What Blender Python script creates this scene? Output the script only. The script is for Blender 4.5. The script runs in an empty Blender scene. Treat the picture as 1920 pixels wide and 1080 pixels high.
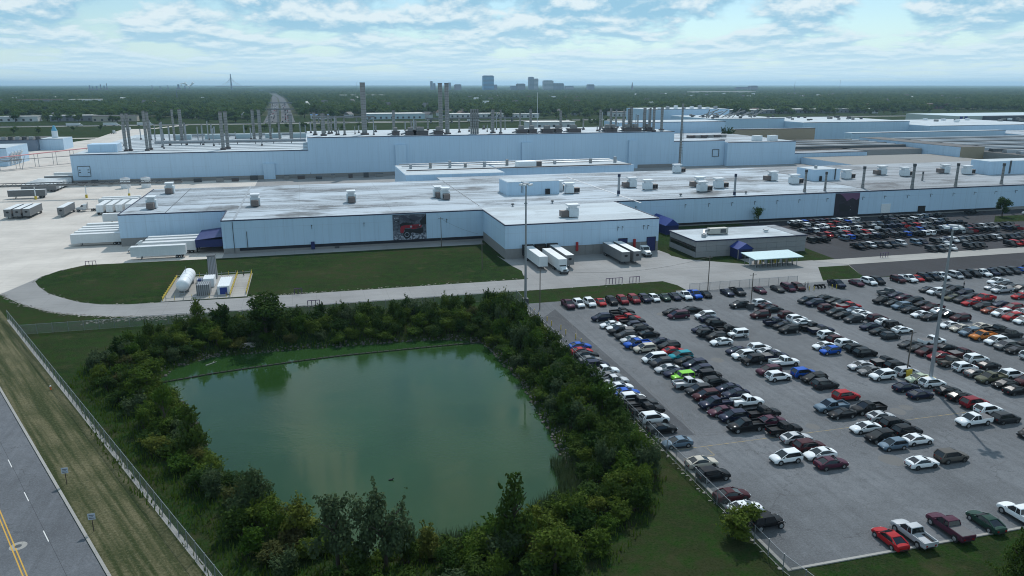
import bpy, math, random
import numpy as np
from mathutils import Vector, Matrix

R = math.radians
scene = bpy.context.scene
col = scene.collection

# ---------------------------------------------------------------- camera, sky, sun, exposure
# World axes follow the plant: +X runs along the long front walls, +Y goes into the depth, metres.
cam_data = bpy.data.cameras.new('camera')
cam = bpy.data.objects.new('camera', cam_data)
col.objects.link(cam)
cam.location = (0, 0, 53)
cam.rotation_euler = (R(90 - 14.956), 0, R(-14.906))
cam_data.sensor_width = 36
cam_data.lens = 26.81
cam_data.clip_start = 0.5
cam_data.clip_end = 120000
scene.camera = cam

SUN_EL, SUN_AZ = R(47), math.atan2(0.43, 0.90)      # sun ahead of the camera, a little to the right
world = bpy.data.worlds.new('World')
scene.world = world
world.use_nodes = True
def build_world():
    nt = world.node_tree
    n = nt.nodes; l = nt.links
    n.clear()
    out = n.new('ShaderNodeOutputWorld')
    bg = n.new('ShaderNodeBackground')
    l.new(bg.outputs[0], out.inputs[0])
    sky = n.new('ShaderNodeTexSky'); sky.sky_type = 'NISHITA'; sky.sun_disc = False
    sky.sun_elevation = SUN_EL; sky.sun_rotation = SUN_AZ
    sky.altitude = 200; sky.air_density = 1.0; sky.dust_density = 0.4; sky.ozone_density = 2.5
    bg.inputs['Strength'].default_value = 0.1
    tc = n.new('ShaderNodeTexCoord')
    sep = n.new('ShaderNodeSeparateXYZ'); l.new(tc.outputs['Generated'], sep.inputs[0])
    def m(op, a, b=None, clamp=False):
        k = n.new('ShaderNodeMath'); k.operation = op; k.use_clamp = clamp
        for i, v in enumerate((a, b)):
            if v is None: continue
            if isinstance(v, (int, float)): k.inputs[i].default_value = v
            else: l.new(v, k.inputs[i])
        return k.outputs[0]
    zz = m('MAXIMUM', sep.outputs[2], 0.0)
    den = m('POWER', m('ADD', zz, 0.02), 0.5)
    hl = m('SQRT', m('ADD', m('ADD', m('MULTIPLY', sep.outputs[0], sep.outputs[0]), m('MULTIPLY', sep.outputs[1], sep.outputs[1])), 1e-4))
    px = m('MULTIPLY', m('DIVIDE', sep.outputs[0], hl), 6.5); py = m('MULTIPLY', m('DIVIDE', sep.outputs[1], hl), 6.5)   # bearing
    comb = n.new('ShaderNodeCombineXYZ'); l.new(px, comb.inputs[0]); l.new(py, comb.inputs[1]); l.new(m('DIVIDE', 1.0, den), comb.inputs[2])   # distance of the cloud deck
    def noise(scale, detail, rough, off, dist=0.0):
        mp = n.new('ShaderNodeMapping'); l.new(comb.outputs[0], mp.inputs[0])
        mp.inputs['Location'].default_value = off
        t = n.new('ShaderNodeTexNoise'); l.new(mp.outputs[0], t.inputs['Vector'])
        t.inputs['Scale'].default_value = scale; t.inputs['Detail'].default_value = detail
        t.inputs['Roughness'].default_value = rough; t.inputs['Distortion'].default_value = dist
        return t.outputs[0]
    def ramp(v, a, b):
        k = n.new('ShaderNodeMapRange'); k.interpolation_type = 'SMOOTHSTEP'
        l.new(v, k.inputs[0]); k.inputs[1].default_value = a; k.inputs[2].default_value = b
        return k.outputs[0]
    big = noise(1.45, 12, 0.57, (3.1, 1.7, 0.4), 0.1)
    up = noise(1.45, 12, 0.57, (3.1, 1.7, 0.29), 0.1)         # the same field one step higher in the sky
    cover = ramp(big, 0.38, 0.50)
    lit = ramp(m('SUBTRACT', big, up), -0.06, 0.08)           # tops catch the light, undersides stay blue-grey
    ccol = n.new('ShaderNodeMix'); ccol.data_type = 'RGBA'
    l.new(lit, ccol.inputs[0])
    ccol.inputs[6].default_value = (3.0, 5.6, 7.5, 1); ccol.inputs[7].default_value = (7.8, 8.9, 9.4, 1)
    tint = n.new('ShaderNodeMix'); tint.data_type = 'RGBA'; tint.blend_type = 'MULTIPLY'
    tint.inputs[0].default_value = 1; l.new(sky.outputs[0], tint.inputs[6]); tint.inputs[7].default_value = (0.88, 1.02, 1.05, 1)
    mix = n.new('ShaderNodeMix'); mix.data_type = 'RGBA'
    l.new(m('MULTIPLY', cover, 0.9), mix.inputs[0]); l.new(tint.outputs[2], mix.inputs[6]); l.new(ccol.outputs[2], mix.inputs[7])
    # pale air toward the horizon, all the way round
    hz = ramp(zz, 0.085, 0.0)
    mix2 = n.new('ShaderNodeMix'); mix2.data_type = 'RGBA'
    l.new(m('MULTIPLY', hz, 0.8), mix2.inputs[0]); l.new(mix.outputs[2], mix2.inputs[6]); mix2.inputs[7].default_value = (6.4, 8.5, 9.6, 1)
    l.new(mix2.outputs[2], bg.inputs[0])
build_world()

sun_data = bpy.data.lights.new('sun', 'SUN')
sun_data.energy = 3.0
sun_data.angle = R(0.53)
sun_data.color = (1.0, 0.97, 0.93)
sun = bpy.data.objects.new('sun', sun_data)
col.objects.link(sun)
sdir = Vector((math.sin(SUN_AZ) * math.cos(SUN_EL), math.cos(SUN_AZ) * math.cos(SUN_EL), math.sin(SUN_EL)))
sun.rotation_euler = sdir.to_track_quat('Z', 'Y').to_euler()
sun.location = sdir * 200

scene.view_settings.view_transform = 'Standard'
scene.view_settings.look = 'None'
scene.view_settings.exposure = 0.0
scene.view_settings.gamma = 1.0
scene.render.engine = 'CYCLES'
scene.cycles.use_denoising = True
scene.cycles.denoising_prefilter = 'ACCURATE'
scene.cycles.filter_width = 1.05
scene.cycles.max_bounces = 6
scene.cycles.diffuse_bounces = 2
scene.cycles.glossy_bounces = 3
scene.cycles.transparent_max_bounces = 12
scene.cycles.volume_bounces = 0
scene.cycles.volume_step_rate = 4

# ---------------------------------------------------------------- materials
MATS = {}
class NT:
    def __init__(s, name):
        s.m = bpy.data.materials.new(name); s.m.use_nodes = True
        s.n = s.m.node_tree.nodes; s.l = s.m.node_tree.links
        s.b = s.n['Principled BSDF']; s.out = s.n['Material Output']
        s.tc = s.n.new('ShaderNodeTexCoord')
        s.geo = None
    def obj(s): return s.tc.outputs['Object']
    def mapped(s, scale=(1, 1, 1), rot=(0, 0, 0), loc=(0, 0, 0), src=None):
        mp = s.n.new('ShaderNodeMapping'); s.l.new(src or s.obj(), mp.inputs[0])
        mp.inputs['Scale'].default_value = scale; mp.inputs['Rotation'].default_value = rot; mp.inputs['Location'].default_value = loc
        return mp.outputs[0]
    def noise(s, v, scale, detail=4, rough=0.55, dist=0):
        t = s.n.new('ShaderNodeTexNoise'); s.l.new(v, t.inputs['Vector'])
        t.inputs['Scale'].default_value = scale; t.inputs['Detail'].default_value = detail
        t.inputs['Roughness'].default_value = rough; t.inputs['Distortion'].default_value = dist
        return t.outputs[0]
    def ramp(s, v, a, b, lo=0., hi=1.):
        k = s.n.new('ShaderNodeMapRange'); s.l.new(v, k.inputs[0])
        k.inputs[1].default_value = a; k.inputs[2].default_value = b; k.inputs[3].default_value = lo; k.inputs[4].default_value = hi
        return k.outputs[0]
    def mix(s, f, a, b, blend='MIX'):
        k = s.n.new('ShaderNodeMix'); k.data_type = 'RGBA'; k.blend_type = blend
        for i, v in ((0, f), (6, a), (7, b)):
            if isinstance(v, (int, float)): k.inputs[i].default_value = v
            elif isinstance(v, tuple): k.inputs[i].default_value = (*v[:3], 1)
            else: s.l.new(v, k.inputs[i])
        return k.outputs[2]
    def math(s, op, a, b=0.0):
        k = s.n.new('ShaderNodeMath'); k.operation = op
        for i, v in ((0, a), (1, b)):
            if isinstance(v, (int, float)): k.inputs[i].default_value = v
            else: s.l.new(v, k.inputs[i])
        return k.outputs[0]
    def sep(s, v, i):
        k = s.n.new('ShaderNodeSeparateXYZ'); s.l.new(v, k.inputs[0]); return k.outputs[i]
    def rand(s):
        k = s.n.new('ShaderNodeObjectInfo'); return k.outputs['Random']
    def color(s, v):
        if isinstance(v, tuple): s.b.inputs['Base Color'].default_value = (*v[:3], 1)
        else: s.l.new(v, s.b.inputs['Base Color'])
    def set(s, **kw):
        for k, v in kw.items():
            k = {'rough': 'Roughness', 'metal': 'Metallic', 'spec': 'Specular IOR Level', 'coat': 'Coat Weight', 'ior': 'IOR'}[k]
            if isinstance(v, (int, float)): s.b.inputs[k].default_value = v
            else: s.l.new(v, s.b.inputs[k])
    def bump(s, h, dist=0.1, strength=1.0):
        k = s.n.new('ShaderNodeBump'); s.l.new(h, k.inputs['Height']); k.inputs['Distance'].default_value = dist; k.inputs['Strength'].default_value = strength
        s.l.new(k.outputs[0], s.b.inputs['Normal'])
    def stripes(s, v, period, width):
        # 1 on thin lines every `period` metres along scalar v
        f = s.math('FRACT', s.math('DIVIDE', v, period))
        return s.math('LESS_THAN', f, width / period)

def M(name, fn):
    if name not in MATS:
        t = NT(name); fn(t); MATS[name] = t.m
    return MATS[name]

def plain(name, c, rough=0.6, metal=0.0, var=0.12, scale=1.5, spec=0.4):
    def f(t):
        nz = t.noise(t.obj(), scale, 5)
        dark = tuple(x * (1 - var) for x in c); light = tuple(min(1, x * (1 + var)) for x in c)
        t.color(t.mix(nz, dark, light)); t.set(rough=rough, metal=metal, spec=spec)
    return M(name, f)

def paint(cname):
    c = CARCOL[cname]
    def f(t):
        t.color(c); t.set(rough=0.6, spec=0.05, coat=0.30)
        t.b.inputs['Coat Roughness'].default_value = 0.04
        if cname in ('silver', 'steel', 'gray', 'charcoal', 'navy', 'blue'): t.set(metal=0.2)
    return M('car_paint_' + cname, f)
CARCOL = dict(white=(.74, .76, .77), silver=(.42, .44, .46), black=(.010, .011, .013), navy=(.012, .017, .04), charcoal=(.035, .038, .042),
    gray=(.14, .145, .15), red=(.36, .016, .02), crimson=(.20, .012, .02), maroon=(.055, .012, .016), plum=(.075, .022, .04), blue=(.01, .075, .36),
    green=(.018, .05, .035), beige=(.50, .46, .39), teal=(.005, .24, .29), steel=(.11, .16, .21), olive=(.10, .10, .065), taupe=(.10, .09, .08),
    rust=(.22, .05, .025), orange=(.48, .16, .03), lime=(.22, .56, .05), mint=(.42, .48, .36))

def _grass(t):
    o = t.obj()
    big = t.noise(o, 0.035, 5, 0.6); mid = t.noise(o, 0.35, 4, 0.6); fine = t.noise(o, 3.5, 5, 0.7)
    m2 = t.noise(o, 1.1, 5, .7, .4)
    c = t.mix(t.ramp(big, .38, .62), (.010, .030, .008), (.034, .040, .017))
    c = t.mix(t.ramp(mid, .42, .66), c, (.016, .050, .008))
    c = t.mix(t.ramp(m2, .50, .68, 0, .8), c, (.040, .044, .022))
    c = t.mix(t.ramp(fine, .45, .75, 0, .8), c, (.046, .054, .026))
    c = t.mix(t.ramp(fine, .46, .30, 0, .7), c, (.006, .014, .004))
    pat = t.noise(o, .11, 6, .7); c = t.mix(t.ramp(pat, .56, .70, 0, .75), c, (.060, .056, .030))
    t.color(c); t.set(rough=1.0, spec=0.02); t.bump(fine, 0.2)
def _verge(t):
    o = t.obj()
    # mower passes run with the road: stripes across the road normal
    st = t.noise(t.mapped((1, .028, 1), src=t.mapped(rot=(0, 0, R(-26.2)))), 1.15, 3, .5)
    fine = t.noise(o, 2.6, 6, .75); mid = t.noise(o, .14, 4)
    f = t.math('MULTIPLY', t.ramp(st, .40, .60), t.ramp(mid, .32, .58, .25, 1))
    c = t.mix(f, (.040, .052, .020), (.145, .132, .075))
    c = t.mix(t.ramp(fine, .46, .70, 0, .8), c, (.026, .034, .012)); c = t.mix(t.ramp(fine, .48, .30, 0, .5), c, (.19, .18, .11))
    t.color(c); t.set(rough=.95, spec=.1); t.bump(fine, .14)
def _weeds(t):
    o = t.obj()
    f = t.noise(o, 1.6, 6, .75); b = t.noise(o, .15, 3)
    c = t.mix(t.ramp(f, .35, .7), (.022, .034, .012), (.06, .075, .028)); c = t.mix(t.ramp(b, .5, .7, 0, .6), c, (.075, .062, .035))
    t.color(c); t.set(rough=.95, spec=.1); t.bump(f, .5)
def asphalt(name, base, crack=True, oil=True, seam=0.0):
    def f(t):
        o = t.obj()
        fine = t.noise(o, 4.2, 6, .8); big = t.noise(o, .05, 5, .6); streak = t.noise(t.mapped((.9, .035, 1)), 1.0, 5, .6)
        lo = tuple(x * .72 for x in base); hi = tuple(x * 1.25 for x in base)
        c = t.mix(t.ramp(big, .35, .65), lo, hi)
        blot = t.noise(o, .9, 5, .7, .5); c = t.mix(t.ramp(blot, .48, .68, 0, .55), c, tuple(x * .62 for x in base)); c = t.mix(t.ramp(t.noise(o, .38, 5, .7), .55, .7, 0, .5), c, tuple(x * 1.35 for x in base))
        c = t.mix(t.ramp(streak, .42, .68, 0, .45), c, tuple(x * .55 for x in base))
        c = t.mix(t.ramp(fine, .48, .70, 0, .6), c, tuple(x * 1.45 for x in base)); c = t.mix(t.ramp(fine, .50, .30, 0, .6), c, tuple(x * .55 for x in base))
        if crack:
            v = t.n.new('ShaderNodeTexVoronoi'); v.feature = 'DISTANCE_TO_EDGE'; v.inputs['Scale'].default_value = .085
            wv = t.n.new('ShaderNodeVectorMath'); wv.operation = 'ADD'
            nn = t.n.new('ShaderNodeTexNoise'); nn.inputs['Scale'].default_value = .35; nn.inputs['Detail'].default_value = 6; t.l.new(o, nn.inputs['Vector'])
            sc = t.n.new('ShaderNodeVectorMath'); sc.operation = 'SCALE'; t.l.new(nn.outputs['Color'], sc.inputs[0]); sc.inputs['Scale'].default_value = 6
            t.l.new(o, wv.inputs[0]); t.l.new(sc.outputs[0], wv.inputs[1]); t.l.new(wv.outputs[0], v.inputs['Vector'])
            cr = t.math('MULTIPLY', t.ramp(v.outputs['Distance'], 0.007, 0.002), t.ramp(t.noise(o, .06, 3), .46, .56))
            c = t.mix(t.math('MULTIPLY', cr, .55), c, tuple(x * .4 for x in base))
        if oil:
            sp = t.noise(o, .55, 3, .5); c = t.mix(t.ramp(sp, .66, .74, 0, .4), c, tuple(x * .4 for x in base))
        t.color(c); t.set(rough=.88, spec=.25); t.bump(fine, .02)
    return M(name, f)
def concrete(name, base, joint=6.0):
    def f(t):
        o = t.obj()
        fine = t.noise(o, 4, 5, .7); big = t.noise(o, .06, 5, .6); st = t.noise(t.mapped((.06, .8, 1)), 1, 5)
        c = t.mix(t.ramp(big, .35, .65), tuple(x * .86 for x in base), tuple(x * 1.1 for x in base))
        c = t.mix(t.ramp(st, .5, .75, 0, .4), c, tuple(x * .6 for x in base))
        c = t.mix(t.ramp(fine, .4, .8, 0, .25), c, tuple(x * .75 for x in base))
        ln = t.math('MAXIMUM', t.stripes(t.sep(o, 0), joint, .10), t.stripes(t.sep(o, 1), joint * .75, .10))
        c = t.mix(t.math('MULTIPLY', ln, .4), c, tuple(x * .5 for x in base))
        sc = t.n.new('ShaderNodeTexVoronoi'); sc.inputs['Scale'].default_value = .12; t.l.new(o, sc.inputs['Vector'])
        c = t.mix(t.math('MULTIPLY', t.sep(sc.outputs['Color'], 0), .22), c, tuple(x * .7 for x in base))
        t.color(c); t.set(rough=.85, spec=.25)
    return M(name, f)
def _siding(t):
    o = t.obj()
    big = t.noise(o, .03, 4); st = t.noise(t.mapped((1.2, 1.2, .05)), 1, 4)
    x = t.math('ADD', t.sep(o, 0), t.sep(o, 1))
    c = t.mix(t.ramp(big, .3, .7), (.44, .59, .73), (.49, .64, .78))
    c = t.mix(t.ramp(st, .48, .75, 0, .5), c, (.37, .50, .62))
    rib = t.math('SINE', t.math('MULTIPLY', x, 10.5))
    c = t.mix(t.math('MULTIPLY', t.stripes(x, 6.1, .10), .32), c, (.27, .31, .36))
    c = t.mix(t.math('MULTIPLY', t.math('LESS_THAN', t.math('ABSOLUTE', t.math('SUBTRACT', t.sep(o, 2), 8.1)), .05), .25), c, (.27, .31, .36))
    t.color(c); t.set(rough=.55, spec=.35); t.bump(rib, .012, .4)
def roofmat(name, base, dirt, amt):
    def f(t):
        o = t.obj()
        st = t.noise(t.mapped((.018, .11, 1)), 1, 7, .65, .3); blot = t.noise(t.mapped((.04, .06, 1), loc=(40, 10, 0)), 1, 6, .65); fine = t.noise(o, 1.2, 5, .7)
        c = t.mix(fine, tuple(x * .9 for x in base), tuple(min(.9, x * 1.06) for x in base))
        g = t.math('MULTIPLY', t.ramp(st, .43, .62), t.ramp(fine, .2, .65))
        c = t.mix(t.math('MULTIPLY', g, amt), c, dirt)
        c = t.mix(t.math('MULTIPLY', t.ramp(blot, .53, .66), amt * .9), c, tuple(x * .8 for x in dirt))
        c = t.mix(t.math('MULTIPLY', t.stripes(t.sep(o, 1), 7.3, .16), .35), c, dirt)
        c = t.mix(t.math('MULTIPLY', t.stripes(t.sep(o, 0), 31.0, .2), .3), c, dirt)
        t.color(c); t.set(rough=.8, spec=.2)
    return M(name, f)
def _leaf(t, a, b, c3, tl=.28):
    o = t.obj()
    r = t.rand()
    nz = t.noise(o, .55, 3); fine = t.noise(o, 3.0, 3)
    c = t.mix(t.ramp(nz, .3, .7), a, b)
    c = t.mix(t.ramp(r, .1, 1, 0, .8), c, c3)
    hs = t.n.new('ShaderNodeHueSaturation'); t.l.new(c, hs.inputs['Color'])
    t.l.new(t.ramp(fine, .3, .7, .75, 1.3), hs.inputs['Value'])
    t.l.new(hs.outputs[0], t.b.inputs['Base Color'])
    t.set(rough=.85, spec=.06)
    tr = t.n.new('ShaderNodeBsdfTranslucent'); t.l.new(hs.outputs[0], tr.inputs[0])
    mx = t.n.new('ShaderNodeMixShader'); mx.inputs[0].default_value = tl
    t.l.new(t.b.outputs[0], mx.inputs[1]); t.l.new(tr.outputs[0], mx.inputs[2]); t.l.new(mx.outputs[0], t.out.inputs[0])
def leafmat(name, a, b, c3, tl=.28): return M(name, lambda t: _leaf(t, a, b, c3, tl))
def _water(t):
    o = t.obj()
    b = t.noise(o, .04, 3)
    t.color(t.mix(t.ramp(b, .3, .7), (.017, .046, .012), (.024, .060, .018)))
    t.set(rough=.06, ior=1.333, spec=.5)
    rip = t.noise(t.mapped((1.0, 1.6, 1)), 1.3, 4, .6); gust = t.noise(t.mapped((.8, 1.2, 1)), .045, 4, .6, .5)
    t.set(rough=t.ramp(gust, .40, .62, .015, .11))
    t.bump(t.math('MULTIPLY', rip, t.ramp(gust, .40, .6, .08, 1)), .05, .5)
def _chain(t):
    # woven wire: mostly open, so the strands are a fine diagonal mesh of alpha
    o = t.obj()
    t.color((.34, .36, .38)); t.set(rough=.5, metal=.6)
    tr = t.n.new('ShaderNodeBsdfTransparent'); mx = t.n.new('ShaderNodeMixShader'); mx.inputs[0].default_value = .30
    t.l.new(tr.outputs[0], mx.inputs[1]); t.l.new(t.b.outputs[0], mx.inputs[2]); t.l.new(mx.outputs[0], t.out.inputs[0])
GRASS = M('grass', _grass); VERGE = M('mown_verge', _verge); WEEDS = M('rough_weeds', _weeds)
LOT = asphalt('worn_lot_asphalt', (.132, .140, .150)); DARK = asphalt('new_asphalt', (.075, .080, .088), crack=False)
JLOT = asphalt('dark_lot_asphalt', (.028, .029, .035), crack=False); ROAD = asphalt('road_asphalt', (.125, .134, .148), oil=False)
CONC = concrete('yard_concrete', (.56, .52, .475)); CONC2 = concrete('service_concrete', (.27, .268, .265)); KERB = concrete('kerb_concrete', (.34, .33, .31), 3)
SIDING = M('white_siding', _siding); ROOF = roofmat('white_roof', (.45, .51, .565), (.12, .125, .13), .95); ROOFD = roofmat('weathered_roof', (.33, .36, .39), (.10, .10, .105), .95)
ROOFC = roofmat('clean_roof', (.52, .58, .62), (.24, .25, .26), .45)
TRIM = plain('navy_trim', (.02, .03, .07)); BASEW = plain('grey_base_wall', (.24, .235, .23), .8); BLACK = plain('black_band', (.012, .013, .02), .6)
BLUE = plain('blue_metal', (.02, .045, .22), .45); NAVYD = plain('navy_door', (.012, .02, .10), .5); TAN = plain('tan_siding', (.33, .27, .19), .7)
GALV = plain('galvanised', (.30, .32, .34), .45, .5); DKGREY = plain('dark_grey_metal', (.06, .065, .07), .5); WHITEM = plain('white_metal', (.70, .73, .75), .45)
YEL = plain('yellow_paint', (.55, .40, .04), .5); STACK = M('banded_stack', lambda t: (t.color(t.mix(t.math('MULTIPLY', t.stripes(t.sep(t.obj(), 2), 1.5, .2), .75), t.mix(t.noise(t.obj(), .8, 4), (.16, .165, .165), (.30, .305, .30)), (.07, .07, .075))), t.set(rough=.5, metal=.3)))
REDP = plain('red_paint', (.35, .02, .02), .5); PINK = plain('pink_pipe', (.60, .25, .25), .6); GLASS = M('car_glass', lambda t: (t.color((.012, .016, .02)), t.set(rough=.06, spec=.6)))
TYRE = plain('tyre_rubber', (.018, .018, .019), .85); RIM = plain('alloy_rim', (.34, .35, .36), .35, .6); BARK = plain('bark', (.055, .045, .035), .9)
HLAMP = plain('headlamp', (.65, .68, .70), .15); TLAMP = plain('tail_lamp', (.25, .01, .01), .2); WHITEP = plain('road_white', (.62, .62, .60), .7); YELP = plain('road_yellow', (.52, .30, .04), .7)
CHAIN = M('chain_link', _chain); WATER = M('pond_water', _water); RUBBER = plain('dock_rubber', (.02, .02, .022), .8); BROWN = plain('brown_duct', (.09, .075, .075), .6)
L1 = leafmat('leaf_dark', (.018, .045, .010), (.036, .070, .015), (.052, .084, .016)); L2 = leafmat('leaf_mid', (.032, .075, .010), (.062, .112, .016), (.088, .120, .020))
L3 = leafmat('leaf_grey', (.046, .074, .034), (.072, .102, .048), (.055, .088, .032)); L4 = leafmat('leaf_yellow', (.085, .118, .016), (.125, .155, .025), (.10, .10, .030)); L5 = leafmat('leaf_brown', (.050, .052, .020), (.075, .070, .028), (.060, .078, .022))
LF = leafmat('leaf_far', (.036, .080, .022), (.080, .140, .036), (.115, .165, .045), .42)
ROCK = plain('bank_stone', (.09, .085, .08), .9, 0, .4, 1.2)
SCREEN = plain('gravel_edge', (.26, .245, .215), .9, 0, .3, 2.0)

# ---------------------------------------------------------------- helpers
def tag(o, label=None, cat=None, group=None, kind=None):
    if label: o['label'] = label
    if cat: o['category'] = cat
    if group: o['group'] = group
    if kind: o['kind'] = kind
    return o
def thing(name, label, cat, loc=(0, 0, 0), rz=0.0, group=None):
    o = bpy.data.objects.new(name, None); col.objects.link(o)
    o.location = loc; o.rotation_euler = (0, 0, rz); o.empty_display_size = .5
    return tag(o, label, cat, group)
def wloc(o):
    v = Vector((0, 0, 0))
    while o is not None: v = v + o.location; o = o.parent
    return v
def link(name, me, mat=None, parent=None, loc=(0, 0, 0), rz=0.0):
    o = bpy.data.objects.new(name, me); col.objects.link(o)
    if mat is not None and not me.materials: me.materials.append(mat)
    o.parent = parent; o.location = loc; o.rotation_euler = (0, 0, rz)
    return o
ORD = 'zeroth first second third fourth fifth sixth seventh eighth ninth tenth eleventh twelfth thirteenth fourteenth fifteenth sixteenth seventeenth eighteenth nineteenth twentieth'.split()
def nth(n):
    if n <= 20: return ORD[n]
    return '%d%s' % (n, 'th' if n % 100 in (11, 12, 13) else {1: 'st', 2: 'nd', 3: 'rd'}.get(n % 10, 'th'))
def copy_tree(o, parent=None):
    c = o.copy(); col.objects.link(c); c.parent = parent
    for ch in list(o.children): copy_tree(ch, c)
    return c

class MB:
    def __init__(s): s.v = []; s.f = []
    def add(s, vs, fs):
        b = len(s.v); s.v += [tuple(p) for p in vs]; s.f += [tuple(b + i for i in f) for f in fs]; return s
    def box(s, x0, x1, y0, y1, z0, z1):
        vs = [(x, y, z) for z in (z0, z1) for x, y in ((x0, y0), (x1, y0), (x1, y1), (x0, y1))]
        return s.add(vs, [(3, 2, 1, 0), (4, 5, 6, 7), (0, 1, 5, 4), (1, 2, 6, 5), (2, 3, 7, 6), (3, 0, 4, 7)])
    def prism(s, poly, z0, z1=None):
        n = len(poly)
        a = sum(poly[i][0] * poly[(i + 1) % n][1] - poly[(i + 1) % n][0] * poly[i][1] for i in range(n))
        if a < 0: poly = poly[::-1]
        if z1 is None: return s.add([(x, y, z0) for x, y in poly], [tuple(range(n))])
        vs = [(x, y, z0) for x, y in poly] + [(x, y, z1) for x, y in poly]
        return s.add(vs, [tuple(range(n, 2 * n)), tuple(range(n - 1, -1, -1))] + [(i, (i + 1) % n, n + (i + 1) % n, n + i) for i in range(n)])
    def cyl(s, p0, p1, r0, r1=None, n=10, caps=True):
        r1 = r0 if r1 is None else r1
        p0 = Vector(p0); p1 = Vector(p1); d = (p1 - p0).normalized()
        u = d.orthogonal().normalized(); w = d.cross(u)
        vs = []
        for p, r in ((p0, r0), (p1, r1)):
            for i in range(n):
                a = 2 * math.pi * i / n; vs.append(p + u * (r * math.cos(a)) + w * (r * math.sin(a)))
        fs = [(i, (i + 1) % n, n + (i + 1) % n, n + i) for i in range(n)]
        if caps: fs += [tuple(range(n - 1, -1, -1)), tuple(range(n, 2 * n))]
        return s.add(vs, fs)
    def bar(s, p0, p1, w, h=None):
        h = h or w; p0 = Vector(p0); p1 = Vector(p1); d = (p1 - p0).normalized()
        up = Vector((0, 0, 1)) if abs(d.z) < .95 else Vector((1, 0, 0))
        a = d.cross(up).normalized() * (w / 2); b = a.cross(d).normalized() * (h / 2)
        vs = [p + sa * a + sb * b for p in (p0, p1) for sa, sb in ((-1, -1), (1, -1), (1, 1), (-1, 1))]
        return s.add(vs, [(0, 1, 2, 3), (7, 6, 5, 4), (0, 4, 5, 1), (1, 5, 6, 2), (2, 6, 7, 3), (3, 7, 4, 0)])
    def loft(s, rings, caps=True):
        n = len(rings[0]); b = len(s.v)
        for r in rings: s.v += [tuple(p) for p in r]
        for k in range(len(rings) - 1):
            for i in range(n):
                s.f.append((b + k * n + i, b + k * n + (i + 1) % n, b + (k + 1) * n + (i + 1) % n, b + (k + 1) * n + i))
        if caps:
            s.f.append(tuple(b + i for i in range(n - 1, -1, -1))); s.f.append(tuple(b + (len(rings) - 1) * n + i for i in range(n)))
        return s
    def mesh(s, name, off=(0, 0, 0), smooth=False):
        me = bpy.data.meshes.new(name)
        me.from_pydata([(x - off[0], y - off[1], z - off[2]) for x, y, z in s.v], [], s.f)
        if smooth:
            me.polygons.foreach_set('use_smooth', [True] * len(me.polygons)); 
            try: me.set_sharp_from_angle(angle=R(38))
            except Exception: pass
        me.update(); return me
    def build(s, name, mat, parent=None, local=False, smooth=False):
        off = (0, 0, 0) if (parent is None or local) else tuple(wloc(parent))
        return link(name, s.mesh(name, off, smooth), mat, parent)
def npmesh(name, V, F, mat, smooth=False):
    me = bpy.data.meshes.new(name); k = F.shape[1]
    me.vertices.add(len(V)); me.vertices.foreach_set('co', np.ascontiguousarray(V, np.float32).ravel())
    me.loops.add(F.size); me.loops.foreach_set('vertex_index', np.ascontiguousarray(F, np.int32).ravel())
    me.polygons.add(len(F)); me.polygons.foreach_set('loop_start', np.arange(0, F.size, k, dtype=np.int32))
    if smooth: me.polygons.foreach_set('use_smooth', np.ones(len(F), bool))
    me.update(calc_edges=True); me.validate(); me.materials.append(mat); return me
def struct(name, mb, mat, z=0): return tag(mb.build(name, mat), kind='structure')
def inside(poly, x, y):
    c = False; n = len(poly); j = n - 1
    for i in range(n):
        xi, yi = poly[i]; xj, yj = poly[j]
        if (yi > y) != (yj > y) and x < (xj - xi) * (y - yi) / (yj - yi) + xi: c = not c
        j = i
    return c
def dist_poly(poly, x, y):
    best = 1e9; n = len(poly)
    for i in range(n):
        ax, ay = poly[i]; bx, by = poly[(i + 1) % n]; dx, dy = bx - ax, by - ay
        t = max(0, min(1, ((x - ax) * dx + (y - ay) * dy) / (dx * dx + dy * dy + 1e-9)))
        best = min(best, math.hypot(ax + t * dx - x, ay + t * dy - y))
    return best

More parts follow.
